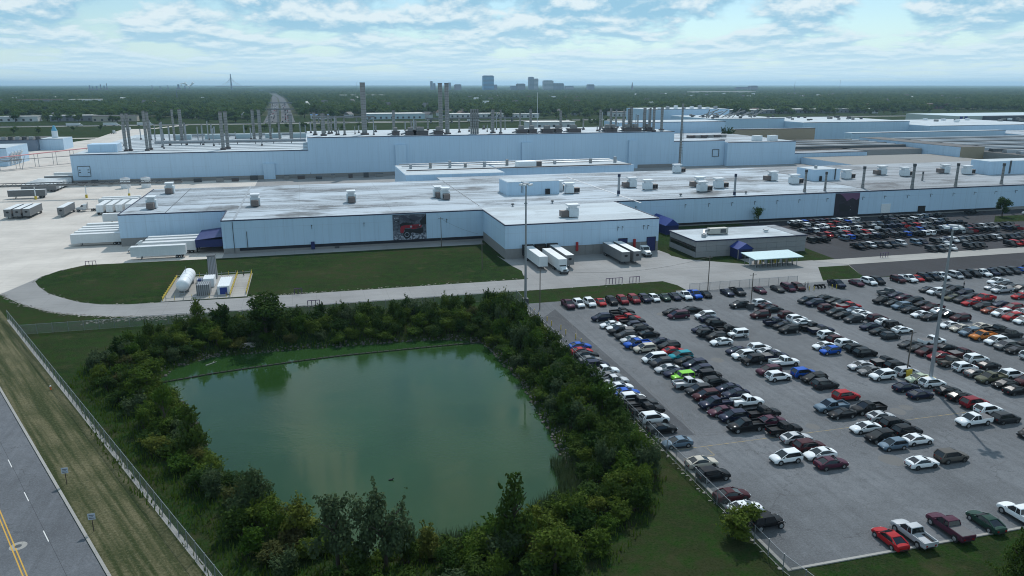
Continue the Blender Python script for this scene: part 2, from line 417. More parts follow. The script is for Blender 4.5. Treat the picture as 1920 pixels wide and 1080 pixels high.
# ---------------------------------------------------------------- the ground
POND = [(-30.9, 148.7), (-28.2, 156.2), (-21.7, 161.3), (-13.2, 161.3), (-4.4, 161.4), (4.5, 160.8), (13.7, 160.6), (20.7, 160.4), (28.8, 159.2), (34.2, 155.9), (35.6, 149), (35.8, 140.7),
        (36.5, 133), (36.5, 127.5), (35.9, 120.1), (35.7, 113.3), (35.2, 107.1), (34.7, 101.6), (34.2, 96.5), (33.9, 92.5), (32.5, 89.1), (28.9, 86.5), (25.1, 83.6), (20.4, 81.7), (14.9, 81.2),
        (8.3, 81.2), (3.9, 82), (0.1, 85.6), (-7, 96.7), (-12.3, 104.8), (-16.6, 111.7), (-18.4, 117.5), (-19.9, 125.6), (-23.5, 135.9), (-28.2, 143.4)]
WZ = -2.0
def ground():
    x0, x1, y0, y1, st = -46., 50., 66., 176., 1.0
    nx = int((x1 - x0) / st) + 1; ny = int((y1 - y0) / st) + 1
    rnd = random.Random(4); V = []; F = []
    for j in range(ny):
        for i in range(nx):
            x = x0 + i * st; y = y0 + j * st
            d = dist_poly(POND, x, y); ins = inside(POND, x, y)
            z = 0.
            if ins: z = WZ - min(2.0, .1 + d * .5)
            elif d < 5: z = WZ * (1 - (d / 5)) ** 1.2 + (rnd.random() - .5) * .12 * (1 - d / 5)
            V.append((x, y, z))
    for j in range(ny - 1):
        for i in range(nx - 1):
            a = j * nx + i; F.append((a, a + 1, a + nx + 1, a + nx))
    mb = MB(); mb.v = V; mb.f = F
    B = 30000
    for a, b, c, d in ((-B, x0, -300, B), (x1, B, -300, B), (x0, x1, -300, y0), (x0, x1, y1, B)):
        mb.add([(a, c, 0), (b, c, 0), (b, d, 0), (a, d, 0)], [(0, 1, 2, 3)])
    o = struct('ground', mb, GRASS); return o
ground()
struct('pond_water', MB().prism(POND, WZ), WATER)
def sheet(name, poly, z, mat): return struct(name, MB().prism(poly, z), mat)

# road and verge run along d, offsets u measured along the road normal
DX, DY, NX, NY = .442, -.897, .897, .442
def rp(u, s): return (u * NX + s * DX, u * NY + s * DY)      # s grows toward the camera
def band(name, u0, u1, s0, s1, z, mat): return sheet(name, [rp(u0, s0), rp(u1, s0), rp(u1, s1), rp(u0, s1)], z, mat)
band('road', -7.5, 14.55, -600, 400, .010, ROAD)
band('verge', 14.95, 23.2, -260, 300, .006, VERGE)
struct('kerb', MB().prism([rp(14.6, -600), rp(14.95, -600), rp(14.95, 400), rp(14.6, 400)], 0, .13), KERB)
band('mow_strip', 22.95, 23.55, -205, 200, .014, KERB)
for k in (7.45, 7.8): band('yellow_line', k, k + .14, -600, 400, .016, YELP)
s_ref = 105.8 * DY + (-39.7) * DX
mb = MB()
for k in range(-30, 16):
    s0 = s_ref + k * 12.19
    mb.prism([rp(11.06, s0), rp(11.18, s0), rp(11.18, s0 + 3.05), rp(11.06, s0 + 3.05)], .016)
struct('lane_dash_line', mb, WHITEP)
sheet('lane_seam', [rp(11.19, -600), rp(11.23, -600), rp(11.23, 400), rp(11.19, 400)], .0145, BLACK)
mb = MB(); c = rp(8.1, -71.5 - 35); 
def disc(cx, cy, r, z, n=20): return [(cx + r * math.cos(2 * math.pi * i / n), cy + r * math.sin(2 * math.pi * i / n)) for i in range(n)]
mc = (-36.2, 92.0)
sheet('manhole_collar', disc(*mc, .95, 0), .013, KERB); sheet('manhole_cover', disc(*mc, .38, 0), .0185, DKGREY)

# service yard, drives and lots
ARC = [(-79.8, 219.9), (-73.1, 210.3), (-67.7, 203.9), (-61.4, 198), (-54.5, 193.5), (-45.7, 190.2), (-36, 188), (-20, 188)]
LTIP = [(-67.1, 251.1), (-72.7, 244.8), (-75.5, 237.6), (-75.3, 232.5), (-72.7, 226.4), (-68, 217.8), (-63.4, 212.3), (-57.6, 206.1), (-51.9, 202.6), (-45.5, 201), (-37.8, 200.8)]
sheet('concrete_yard', [(-79.8, 219.9), (-75.5, 237.6), (-72.7, 244.8), (-67.1, 251.1), (-28, 250.3), (-28, 258), (-28, 470), (-330, 470), (-330, 235)], .020, CONC)
sheet('service_road', ARC + [(93.5, 188), (95.4, 182.8), (95.4, 176), (150, 176), (157, 191.8), (150, 200), (58, 200)] + [(-20, 200)] + LTIP[::-1][:9] + [(-75.5, 237.6)], .024, CONC2)
sheet('sidewalk', [(-28, 250.2), (56.3, 250.6), (57.5, 257), (-28, 257)], .022, CONC2)
sheet('dock_apron', [(58, 200.004), (128, 200.004), (112, 212), (110.3, 226), (57.5, 226), (56.6, 232), (57.6, 217), (58.8, 209.8), (57.8, 204.7)], .027, CONC2)
sheet('back_alley', [(-28, 345), (430, 350), (430, 470), (-28, 470)], .018, CONC2)
sheet('rear_yard', [(-330, 470.01), (-124, 470.01), (-124, 660), (-150, 860), (-188, 1040), (-215, 1040), (-205, 860), (-250, 640), (-330, 600)], .016, CONC)
sheet('forest_floor', [(-3000, 1420), (9000, 1420), (9000, 14000), (-6000, 14000)], .012, WEEDS)
sheet('rear_drive', [(-380, 868), (-188, 868), (-188, 880), (-380, 880)], .03, CONC)
sheet('parking_lot', [(49.8, 64.6), (330, 64.6), (330, 176), (49.8, 176)], .012, LOT)
sheet('repaved_strip', [(50.2, 99), (55.8, 98.2), (56.2, 125), (56.0, 169.6), (50.6, 163)], .017, DARK)
sheet('lot_walk', [(47.2, 140), (49.9, 140), (49.9, 171), (47.6, 172.5)], .016, CONC2)
sheet('path', [(150, 199.5), (157, 192), (330, 192), (330, 199), (158, 199.4)], .030, KERB)
sheet('shipping_lot', [(158, 199.42), (330, 199.02), (330, 263.8), (163, 263.8)], .014, JLOT)
sheet('overflow_lot', [(150.5, 176.5), (330, 176.01), (330, 191.9), (157, 191.9)], .021, JLOT)
def lawn(name, poly): return sheet(name, poly, .034, GRASS)
lawn('booth_lawn', [(137, 177), (150.3, 176.6), (156.5, 191.2), (146, 191.5)])
lawn('office_lawn', [(112.6, 230), (110.5, 217), (113, 211), (120, 207.4), (140, 206), (158, 205), (158, 212), (116, 212.4), (114.2, 230)])
lawn('wall_lawn', [(262, 240), (330, 236), (330, 248), (275, 252)])
struct('lot_kerb', MB().box(49.8, 330, 64.2, 64.55, 0, .14), KERB)
struct('lot_side_kerb', MB().box(49.3, 49.75, 64.2, 140, 0, .10), KERB)
# broken stone edges of the service road
rnd = random.Random(2)
mb = MB()
def chips(pts, n, w):
    for _ in range(n):
        i = rnd.randrange(len(pts) - 1); t = rnd.random()
        x = pts[i][0] + (pts[i + 1][0] - pts[i][0]) * t + rnd.gauss(0, w); y = pts[i][1] + (pts[i + 1][1] - pts[i][1]) * t + rnd.gauss(0, w)
        a = .06 + rnd.random() * .24; b = a * (.3 + rnd.random() * .6); mb.prism([(x - a, y - b * .3), (x - a * .2, y - b), (x + a, y - b * .4), (x + a * .5, y + b), (x - a * .6, y + b * .8)], .028, .06 + rnd.random() * .05)
chips(ARC + [(0, 187.7), (93, 187.6)], 520, .5); chips([(-17, 200.6), (0, 200.6), (56, 200.8)], 160, .35); chips([(-52, 187.5), (-28, 186)], 260, 1.1); chips([(48.6, 65), (48.3, 95), (48.5, 110)], 90, .22); chips(LTIP, 60, .3)
tag(mb.build('broken_stone_edge', SCREEN), 'pale broken stone scattered along the service road edges', 'gravel', kind='stuff')

# painted bays and patches in the lot
mb = MB()
for k in range(14): mb.box(58.3 + k * 2.9, 58.4 + k * 2.9, 168.3, 173, .0165, .019)
for y in (99.2 - 7.8, 99.2 - 4.9): mb.box(50.3, 55.3, y, y + .12, .0165, .019)
mb.box(55.3, 55.42, 91.4, 94.4, .0165, .019); mb.box(55.4, 108, 94.3, 94.42, .0165, .0185)
struct('faded_yellow_lines', mb, M('faded_yellow', lambda t: (t.color(t.mix(t.ramp(t.noise(t.obj(), 1.2, 5), .4, .6), (.19, .175, .14), (.34, .25, .10))), t.set(rough=.9))))
for i, (cx, cy, r) in enumerate(((79.5, 83.5, 1.5), (93, 97.6, 1.2), (95.5, 98.6, 1.0), (75.5, 96.2, 1.0), (76.2, 127.5, 1.2), (79.6, 159, 1.3))):
    rr = random.Random(i); sheet('pavement_patch', [(cx + r * (1 + .25 * rr.random()) * math.cos(a), cy + r * (1 + .3 * rr.random()) * math.sin(a)) for a in [2 * math.pi * k / 11 for k in range(11)]], .0175, M('patch', lambda t: (t.color(t.mix(t.noise(t.obj(), 4, 4), (.105, .105, .105), (.15, .148, .142))), t.set(rough=.9))))
mb = MB(); rr = random.Random(8)
def crackline(x, y, ang, n, w):
    for _ in range(n):
        l = .6 + rr.random() * 1.2; a2 = ang + rr.gauss(0, .35); nx, ny = x + l * math.cos(a2), y + l * math.sin(a2)
        px, py = -math.sin(a2) * w, math.cos(a2) * w; mb.prism([(x - px, y - py), (nx - px, ny - py), (nx + px, ny + py), (x + px, y + py)], .0182); x, y = nx, ny
for y in (97.4, 99, 126, 147): crackline(56.3, y, 0.02, 60, .03)
for x in (60, 73.5, 77.2, 91.5, 95, 110, 113.5, 129, 133): crackline(x, 80 + rr.random() * 12, 1.57, 60, .022)
crackline(56, 97.5, 1.58, 62, .05)
for _ in range(30): crackline(52 + rr.random() * 90, 68 + rr.random() * 95, rr.random() * 6.28, 4, .025)
tag(mb.build('tar_crack_lines', M('tar', lambda t: (t.color((.06, .06, .062)), t.set(rough=.7)))), kind='structure')

# ---------------------------------------------------------------- the front plant
ZR = 10.7
def wallbox(parent, name, x0, x1, y0, y1, z0, z1, mat=SIDING): return MB().box(x0, x1, y0, y1, z0, z1).build(name, mat, parent)
plant = thing('assembly_plant', 'long low white plant with murals, loading docks and pale flat roof', 'factory', (58, 300, 0))
wallbox(plant, 'wall', -62.5, -28, 278, 345, 2.8, ZR); wallbox(plant, 'base_wall', -62.45, -28, 278.05, 345, 0, 2.8, BASEW)
wallbox(plant, 'wall', -28, 58, 257, 345, 1.7, ZR); wallbox(plant, 'base_wall', -27.95, 58, 257.06, 345, 0, 1.69, BASEW)
wallbox(plant, 'wall', 58, 110, 226, 264, 3.2, ZR); wallbox(plant, 'base_wall', 58.05, 109.95, 226.05, 264, 0, 3.19, BASEW)
wallbox(plant, 'wall', 58, 430, 264.002, 356, 1.3, ZR - .3); wallbox(plant, 'base_wall', 58, 429.9, 264.06, 356, 0, 1.29, BASEW)
MB().box(-23, 57.9, 256.9, 257.1, .75, 1.66).build('black_band', BLACK, plant)
MB().box(112, 290, 263.9, 264.1, .55, 1.27).build('black_band', BLACK, plant)
RPOLY = [(-62.4, 278.1), (-28, 278.1), (-28, 257.1), (58, 257.1), (58, 226.1), (109.9, 226.1), (109.9, 264.1), (224, 264.1), (224, 356), (58.1, 356), (58.1, 345), (-62.4, 345)]
MB().prism(RPOLY, ZR - .25, ZR + .04).build('roof', ROOF, plant)
MB().prism([(224.01, 264.1), (430, 264.1), (430, 356), (224.01, 356)], ZR - .25, ZR + .03).build('roof', ROOFD, plant)
MB().prism([(58.3, 226.4), (109.6, 226.4), (109.6, 262), (58.3, 262)], ZR + .05, ZR + .07).build('roof', ROOFC, plant)
tr = MB()
for a, b in zip([(-62.5, 345)] + RPOLY[:7] + [(430, 264.1)], RPOLY[:7] + [(430, 264.1), (430, 356)]):
    tr.bar((a[0], a[1], ZR + .02), (b[0], b[1], ZR + .02), .34, .34)
tr.build('roof_trim', TRIM, plant)
for x in (-24.5, 117.5): MB().box(x, x + .7, 258, 344, ZR + .045, ZR + .12).build('roof_seam', GALV, plant)
for x in (-48, 58.6, 225): MB().box(x, x + .25, 279 if x < 0 else 266, 344, ZR + .045, ZR + .09).build('roof_seam', DKGREY, plant)
for y, xa, xb in ((273.5, -27, 224), (296, -60, 224), (318, -60, 260), (336, 40, 400)): MB().box(xa, xb, y, y + .22, ZR + .046, ZR + .10).build('roof_seam', DKGREY, plant)
# wall lights along the right wing and on the other faces
lm = MB().box(-.08, .08, -.75, 0, -.06, .06).box(-.16, .16, -1.0, -.6, -.12, .02).box(-.05, .05, -.1, 0, -1.3, 0).mesh('wall_light')
for x in [116, 118.5, 139, 149, 159, 169, 179, 189, 202, 219, 229.5, 241, 252.5, 264, 275, 286, 297]: link('wall_light', lm, DKGREY, plant, (x - 58, 264 - 300 - .0, 8.5))
for x in (0, 29 - 12, 45): link('wall_light', lm, DKGREY, plant, (x - 58, 257 - 300, 8.2))
for x, z in ((95.5, 8.6), (97, 8.6), (104.5, 8.6), (106, 8.6)): link('wall_light', lm, DKGREY, plant, (x - 58, 226 - 300, z))
# docks: shelters, blue roll doors, service hydrants
for i, x in enumerate((65.2, 69.2, 73.2)):
    d = MB().box(x - 1.75, x + 1.75, 224.9, 225.99, 1.0, 4.4).build('dock_shelter', RUBBER, plant)
    MB().box(x - 1.35, x + 1.35, 224.87, 224.899, 1.1, 3.9).build('dock_door', plain('dock_opening', (.05, .04, .035), .8), d)
for x in (97.4, 107.4):
    d = MB().box(x - 1.45, x + 1.45, 225.86, 225.99, 0.0, 4.55).build('roll_door', NAVYD, plant)
    fr = MB().box(x - 1.6, x - 1.46, 225.8, 225.98, 0, 4.7).box(x + 1.46, x + 1.6, 225.8, 225.98, 0, 4.7).box(x - 1.6, x + 1.6, 225.8, 225.98, 4.56, 4.72); fr.build('door_frame', BLACK, d)
for x in (81.6, 101.4): MB().box(x - .35, x + .35, 225.4, 225.97, 1.4, 4.3).build('red_sign_board', REDP, plant)
for x in (84.5, 87.2, 89.9, 92.6): MB().box(x - .03, x + .03, 225.98, 226.04, .1, 3.1).build('panel_joint', DKGREY, plant)
MB().box(274.5 - 46, 279 - 46, 263.8, 263.99, 1.3, 5.2).build('roll_door', WHITEM, plant); MB().box(247, 250.5, 263.7, 263.99, 0, 3.6).build('roll_door', RUBBER, plant)
MB().box(100, 101, 263, 263.9, 0, 2).build('post', REDP, plant)
# blue canopy over the truck bays at the left end
cn = MB().box(-36.5, -28.1, 258.5, 276.5, 2.2, 4.6).build('dock_canopy', NAVYD, plant)
MB().add([(-36.6, 258.3, 4.63), (-28.1, 258.3, 5.5), (-28.1, 276.6, 5.5), (-36.6, 276.6, 4.63), (-36.6, 258.3, 4.55), (-28.1, 258.3, 5.4), (-28.1, 276.6, 5.4), (-36.6, 276.6, 4.55)], [(0, 1, 2, 3), (7, 6, 5, 4), (0, 4, 5, 1), (1, 5, 6, 2), (2, 6, 7, 3), (3, 7, 4, 0)]).build('canopy_roof', plain('navy_roof', (.02, .03, .13), .5), cn)
for y in (262, 267, 272): MB().box(-36.58, -36.51, y - 1.4, y + 1.4, .2, 4.2).build('dock_opening', RUBBER, cn)
# blue gabled entrance tunnel on the right wing
en = MB().prism([(124.5, 263.8), (124.5, 250), (129.5, 250), (129.5, 263.8)], 0, 3.4).build('entrance_tunnel', NAVYD, plant)
MB().add([(124.2, 249.7, 3.3), (129.8, 249.7, 3.3), (127, 249.7, 5.6), (124.2, 263.8, 3.3), (129.8, 263.8, 3.3), (127, 263.8, 5.6)], [(0, 1, 2), (5, 4, 3), (0, 2, 5, 3), (2, 1, 4, 5), (1, 0, 3, 4)]).build('gable_roof', BLUE, en)
for k in range(12): MB().bar((127.05, 250.2 + k * 1.15, 5.62), (129.85, 250.2 + k * 1.15, 3.36), .1, .08).build('roof_rib', plain('blue_rib', (.05, .10, .42), .4), en)
# small wall fittings and downpipes
for x, y0, z0, z1 in ((-24.6, 257, 0, 10.4), (-20.5, 257, 1.2, 7), (58.4, 257, 1, 10), (1.5, 465, 2, 3)): MB().box(x - .08, x + .08, y0 - .16, y0 - .02, z0, z1).build('downpipe', DKGREY, plant)
MB().box(-.6, .6, 256.4, 256.98, .1, 2.6).build('service_door', NAVYD, plant); MB().box(7, 8.5, 256.5, 256.98, 0, .6).build('bench_step', DKGREY, plant)

# printed murals on the wall (flat prints)
def mural_rock(t):
    o = t.obj()
    v = t.n.new('ShaderNodeTexVoronoi'); v.inputs['Scale'].default_value = 1.9; t.l.new(o, v.inputs['Vector'])
    nz = t.noise(o, .9, 6, .65); z = t.sep(o, 2)
    c = t.mix(t.ramp(nz, .35, .7), (.02, .025, .04), (.15, .17, .21))
    c = t.mix(t.math('MULTIPLY', t.ramp(t.sep(v.outputs['Color'], 0), .3, .8), t.ramp(z, 5.2, 3.0)), c, (.34, .36, .42))
    t.color(c); t.set(rough=.6)
m1 = MB().box(26.6, 38.0, 256.86, 256.98, 1.7, 10.4).build('mural', M('mural_rocks', mural_rock), plant)
m1['label'] = 'printed mural of a red off-road vehicle among grey rocks'
def flat(name, pts, y, mat, parent):       # print layers a few mm in front of the sheet
    n = len(pts)
    return MB().add([(x, y, z) for x, z in pts] + [(x, y + .003, z) for x, z in pts], [tuple(range(n)), tuple(range(2 * n - 1, n - 1, -1))]).build(name, mat, parent)
INK = plain('print_black', (.012, .013, .018), .6); INKR = plain('print_red', (.26, .012, .025), .6); INKG = plain('print_grey', (.30, .32, .38), .6); INKD = plain('print_slate', (.05, .055, .08), .6)
def mx(u): return 26.6 + 11.4 * u
def mz(v): return 10.4 - 8.7 * v
def mpoly(pts): return [(mx(u), mz(v)) for u, v in pts]
def mdisc(u, v, r, ry=None): return [(mx(u) + r * math.cos(a), mz(v) + (ry or r) * math.sin(a)) for a in [2 * math.pi * k / 16 for k in range(16)]]
Y = 256.855
for pts, mt in (([(.34, .05), (.68, .3), (.55, .3), (.42, .28), (.2, .05)], INKD), ([(.55, .02), (.9, .16), (.66, .3), (.5, .22)], INKD), ([(.8, .3), (1, .03), (1, .42), (.85, .45)], INK)):
    flat('print_layer', mpoly(pts), Y, mt, m1)
flat('print_layer', mpoly([(.20, .40), (.28, .33), (.56, .33), (.64, .44), (.60, .50), (.22, .52)]), Y - .008, INK, m1)
flat('print_layer', mpoly([(.24, .46), (.34, .43), (.56, .42), (.80, .41), (.87, .46), (.84, .54), (.58, .60), (.50, .54), (.36, .53), (.30, .74), (.22, .72), (.21, .58)]), Y - .012, INKR, m1)
flat('print_layer', mpoly([(.34, .56), (.60, .60), (.90, .54), (.90, .74), (.80, .80), (.56, .72), (.50, .86), (.34, .78)]), Y - .014, INK, m1)
for k in range(6): flat('print_layer', mpoly([(.61 + k * .035, .46), (.628 + k * .035, .458), (.630 + k * .035, .55), (.612 + k * .035, .555)]), Y - .018, INK, m1)
flat('print_layer', mdisc(.41, .80, 1.35), Y - .020, INK, m1); flat('print_layer', mdisc(.41, .80, .82), Y - .024, INKG, m1); flat('print_layer', mdisc(.41, .80, .66), Y - .028, INK, m1)
flat('print_layer', mdisc(.54, .49, .36), Y - .022, INKG, m1); flat('print_layer', mdisc(.80, .45, .26), Y - .022, INKG, m1)
flat('print_layer', mdisc(.11, .26, .95, .30), Y - .01, INK, m1); flat('print_layer', mdisc(.10, .26, .5, .1), Y - .014, INKG, m1)
for k in range(3): flat('print_layer', mpoly([(.04 + k * .05, .12), (.075 + k * .05, .12), (.075 + k * .05, .16), (.04 + k * .05, .16)]), Y - .012, INKG, m1)
m2 = MB().box(205.9, 217.4, 263.84, 263.97, 1.1, 10.3).build('mural', plain('mural_dusk', (.020, .017, .028), .6, 0, .6, .8), plant)
m2['label'] = 'printed mural of dark mountains under a purple dusk sky'
DUSK = plain('print_dusk', (.15, .07, .14), .6)
def ax(u): return 205.9 + 11.5 * u
def az(v): return 10.3 - 9.2 * v
flat('print_layer', [(ax(u), az(v)) for u, v in ((.14, .0), (1, 0), (1, .22), (.88, .33), (.70, .22), (.48, .36), (.42, .25), (.28, .1))], 263.832, DUSK, m2)
for pts in ([(.18, .42), (.36, .42), (.36, .44), (.18, .44)], [(.62, .58), (.67, .58), (.67, .63), (.62, .63)], [(.64, .73), (.68, .73), (.68, .76), (.64, .76)], [(.40, .60), (.58, .62), (.58, .635), (.4, .615)]):
    flat('print_layer', [(ax(u), az(v)) for u, v in pts], 263.828, INKD if pts[0][0] < .5 else INKG, m2)
flat('print_layer', [(ax(u), az(v)) for u, v in ((.16, .46), (.38, .45), (.42, .54), (.66, .58), (.68, .72), (.60, .8), (.2, .82))], 263.826, INK, m2)

# office in front
office = thing('office_building', 'low grey panel office with white roof and blue gabled porch', 'building', (136, 212.5, 0))
MB().box(116.56, 156.3, 212.66, 230.8, 0, 5.2).build('wall_core', DKGREY, office)
PAN = plain('office_panel', (.27, .27, .275), .8); pm = MB().box(0, 3.56, 0, .14, 0, 1.68).mesh('wall_panel'); ps = MB().box(0, .14, 0, 3.5, 0, 1.68).mesh('wall_panel')
for i in range(11):
    for k in range(3):
        link('wall_panel', pm, PAN, office, (116.6 + i * 3.605 - 136, .02, .04 + k * 1.74))
for i in range(5):
    for k in range(3):
        if k == 1: continue
        link('wall_panel', ps, PAN, office, (116.42 - 136, .2 + i * 3.6, .04 + k * 1.74))
for i in range(9): MB().box(116.44, 116.54, 213.2 + i * 1.85, 214.95 + i * 1.85, 1.9, 3.35).build('window_pane', GLASS, office)
MB().box(116.3, 156.5, 212.4, 231, 5.24, 5.42).build('roof', ROOFC, office)
tr = MB()
for a, b in (((116.3, 212.35), (156.5, 212.35)), ((116.25, 231), (116.25, 212.4)), ((156.55, 212.4), (156.55, 231)), ((116.3, 231.05), (156.5, 231.05))): tr.bar((*a, 5.36), (*b, 5.36), .26, .34)
tr.build('roof_trim', TRIM, office)
MB().box(152.6, 156.3, 213, 230.8, 5.43, 5.5).build('roof', ROOFD, office)
pc = MB().box(128.6, 133.6, 207.6, 212.4, 0, 3.2).build('porch', NAVYD, office)
MB().add([(128.2, 207.2, 3.1), (134, 207.2, 3.1), (131.1, 207.2, 4.9), (128.2, 212.4, 3.1), (134, 212.4, 3.1), (131.1, 212.4, 4.9)], [(0, 1, 2), (5, 4, 3), (0, 2, 5, 3), (2, 1, 4, 5), (1, 0, 3, 4)]).build('gable_roof', BLUE, pc)
MB().bar((134.05, 207.1, 3.15), (131.1, 207.1, 5.0), .3, .25).bar((133.5, 207.1, 0), (133.5, 207.1, 3), .25, .25).bar((128.3, 207.1, 0), (128.3, 207.1, 3), .2, .2).build('porch_frame', BASEW, pc)
MB().box(130, 132.6, 207.52, 207.59, .1, 2.5).build('glass_door', GLASS, pc)
struct('porch_walk', MB().box(129, 134, 200.1, 207.3, .02, .05), CONC2)
ac = thing('rooftop_air_conditioner', 'beige rooftop air conditioner with silver duct on the office roof', 'air conditioner', (128.5, 221, 5.43))
MB().box(-3.2, 3.4, -1.1, 1.1, .3, 2.1).build('housing', plain('beige_metal', (.42, .41, .37), .5), ac, True); MB().box(.6, 2.6, -1.14, -1.101, .6, 1.8).build('coil_grille', DKGREY, ac, True)
MB().bar((-3.2, 0, 1.6), (-5.6, -1.6, 1.7), .7, .7).bar((-5.6, -1.6, 1.9), (-6.6, -3.2, 1.0), .6, .6).box(-7.3, -6.2, -4.2, -3, 0, 1.1).build('duct', GALV, ac, True)
MB().box(-3.2, 3.3, -1, -.8, 0, .3).box(-3.2, 3.3, .8, 1, 0, .3).build('support_rail', DKGREY, ac, True)
v = thing('roof_vent', 'small square vent near the right side of the office roof', 'vent', (146.3, 220.5, 5.43)); MB().box(-.5, .5, -.5, .5, 0, .6).build('curb', WHITEM, v, True); MB().box(-.7, .7, -.7, .7, .6, .85).build('cap', GALV, v, True)

# ---------------------------------------------------------------- tall plant behind
tall = thing('body_shop_building', 'very long tall white factory building crowded with roof stacks', 'factory', (60, 465, 0))
wallbox(tall, 'wall', -124, 1, 465, 640, 0, 16); wallbox(tall, 'wall', 1, 234, 465.002, 530, 0, 23.1)
wallbox(tall, 'base_wall', -124, 234, 464.9, 464.98, 0, 2.2, BASEW)
MB().box(-123.9, .9, 465.2, 640, 15.95, 16.08).build('roof', ROOFC, tall); MB().box(1.1, 233.9, 465.2, 529.9, 23.0, 23.18).build('roof', ROOFC, tall)
MB().bar((-124.1, 464.95, 16), (1, 464.95, 16), .4, .45).bar((1, 464.95, 23.1), (234, 464.95, 23.1), .35, .4).build('roof_trim', TRIM, tall)
for x, z in ((-21.5, 8.8), (54.5, 18), (133, 18), (205, 18)): MB().box(x - 3.2, x + 3.2, 463.6, 464.89, 0, z).build('pilaster', SIDING, tall)
for x, z in ((-118, 7),): MB().box(x - 2.9, x + 2.9, 464.75, 464.89, z - 2.6, z + 2.6).build('framed_panel', SIDING, tall); 
for x in (-118,):
    fr = MB().box(x - 3.1, x + 3.1, 464.7, 464.9, 9.6, 9.9).box(x - 3.1, x + 3.1, 464.7, 464.9, 4.2, 4.45).box(x - 3.1, x - 2.9, 464.7, 464.9, 4.4, 9.7).box(x + 2.9, x + 3.1, 464.7, 464.9, 4.4, 9.7).box(x - 2.6, x - 1.7, 464.6, 464.74, 7.6, 8).box(x + 1.7, x + 2.6, 464.6, 464.74, 7.6, 8).box(x - 2.6, x - 1.7, 464.6, 464.74, 6.3, 6.7).box(x + 1.7, x + 2.6, 464.6, 464.74, 6.3, 6.7)
    fr.build('panel_frame', DKGREY, tall)
# roof ducts and monitors on the lower roof
for y, z in ((520, 18.2), (596, 17.6)):
    d = MB().cyl((-90, y, z), (0, y, z), .95, None, 10).build('duct_run', GALV, tall)
    lg = MB()
    for x in range(-86, 0, 11): lg.box(x - .2, x + .2, y - .3, y + .3, 16.05, z)
    lg.build('duct_legs', DKGREY, d)
MB().box(-124 + 6, -103, 478, 490, 16.05, 20.5).build('penthouse', SIDING, tall)
for x in (-82, -62, -42, -22, -5): 
    MB().box(x - 5.5, x + 5.5, 575, 580, 16.05, 19.2).build('air_house', plain('pale_blue_house', (.33, .42, .45), .6), tall)
for k in range(12): MB().box(-118, .5, 480 + k * 13, 480.5 + k * 13, 16.09, 16.3).build('roof_seam', GALV, tall)
annex = thing('low_annex', 'low white annex with pipes on its roof against the tall wall', 'building', (100, 380, 0))
wallbox(annex, 'wall', 44, 92, 358, 404, 0, 11.9); wallbox(annex, 'wall', 92, 165, 372, 404, 0, 12.3)
MB().box(44.2, 91.8, 358.3, 404, 11.9, 12.0).build('roof', ROOFC, annex); MB().box(92.1, 164.8, 372.3, 404, 12.28, 12.4).build('roof', ROOFC, annex)
for y in (371, 390, 401): MB().cyl((46, y, 12.7), (163, y, 12.9), .28, None, 8).build('roof_pipe', GALV if y > 380 else BROWN, annex)
for i, x in enumerate((50, 60, 70, 78, 88, 100, 126, 146, 160)): MB().box(x - .6, x + .6, 385, 386.6, 12.0, 14.0 + (i % 3) * .7).build('roof_vent', BASEW if i % 2 else GALV, annex)
MB().box(103, 113, 376, 381, 12.42, 15).build('air_house', WHITEM, annex); MB().box(113, 116, 376.5, 380.5, 12.42, 14.8).build('intake', BROWN, annex)
ph = thing('roof_penthouse', 'white rooftop penthouse with a wall ladder beside the tall light mast', 'penthouse', (85, 293, ZR + .05))
MB().box(-10, 11.5, -4, 9, 0, 5.1).build('wall', SIDING, ph, True); MB().box(-9.8, 11.3, -3.8, 8.8, 5.12, 5.25).build('roof', ROOFC, ph, True)
ld = MB().bar((-4.2, -4.15, 1), (-4.2, -4.15, 5.6), .08).bar((-3.6, -4.15, 1), (-3.6, -4.15, 5.6), .08)
for k in range(10): ld.bar((-4.2, -4.15, 1.2 + k * .45), (-3.6, -4.15, 1.2 + k * .45), .06)
ld.build('ladder', DKGREY, ph, True); MB().box(5.6, 7.4, -4.6, -4.02, .0, 2.2).build('door_hood', RUBBER, ph, True)
ph2 = thing('roof_penthouse', 'white square rooftop penthouse in the middle of the right wing roof', 'penthouse', (227, 303, ZR + .05))
MB().box(-7, 7, -4.5, 8, 0, 5.0).build('wall', SIDING, ph2, True); MB().box(-6.8, 6.8, -4.3, 7.8, 5.02, 5.12).build('roof', ROOFC, ph2, True); MB().box(-3.8, -2.8, -5.1, -4.52, 0, 2.2).build('door_hood', RUBBER, ph2, True)
MB().box(4, 4.6, -4.7, -4.55, .4, 5.4).build('ladder', DKGREY, ph2, True); MB().box(-3, -2, 0, 1, 5.13, 6.4).build('roof_vent', GALV, ph2, True)
ph3 = thing('roof_penthouse', 'long white rooftop penthouse at the far right edge of the roof', 'penthouse', (330, 300, ZR + .05))
MB().box(-13, 22, -2, 9, 0, 6.3).build('wall', SIDING, ph3, True); MB().box(-12.8, 21.8, -1.8, 8.8, 6.32, 6.42).build('roof', ROOFC, ph3, True); MB().box(-1, 0, -2.2, -2.02, .4, 6.6).build('ladder', DKGREY, ph3, True)

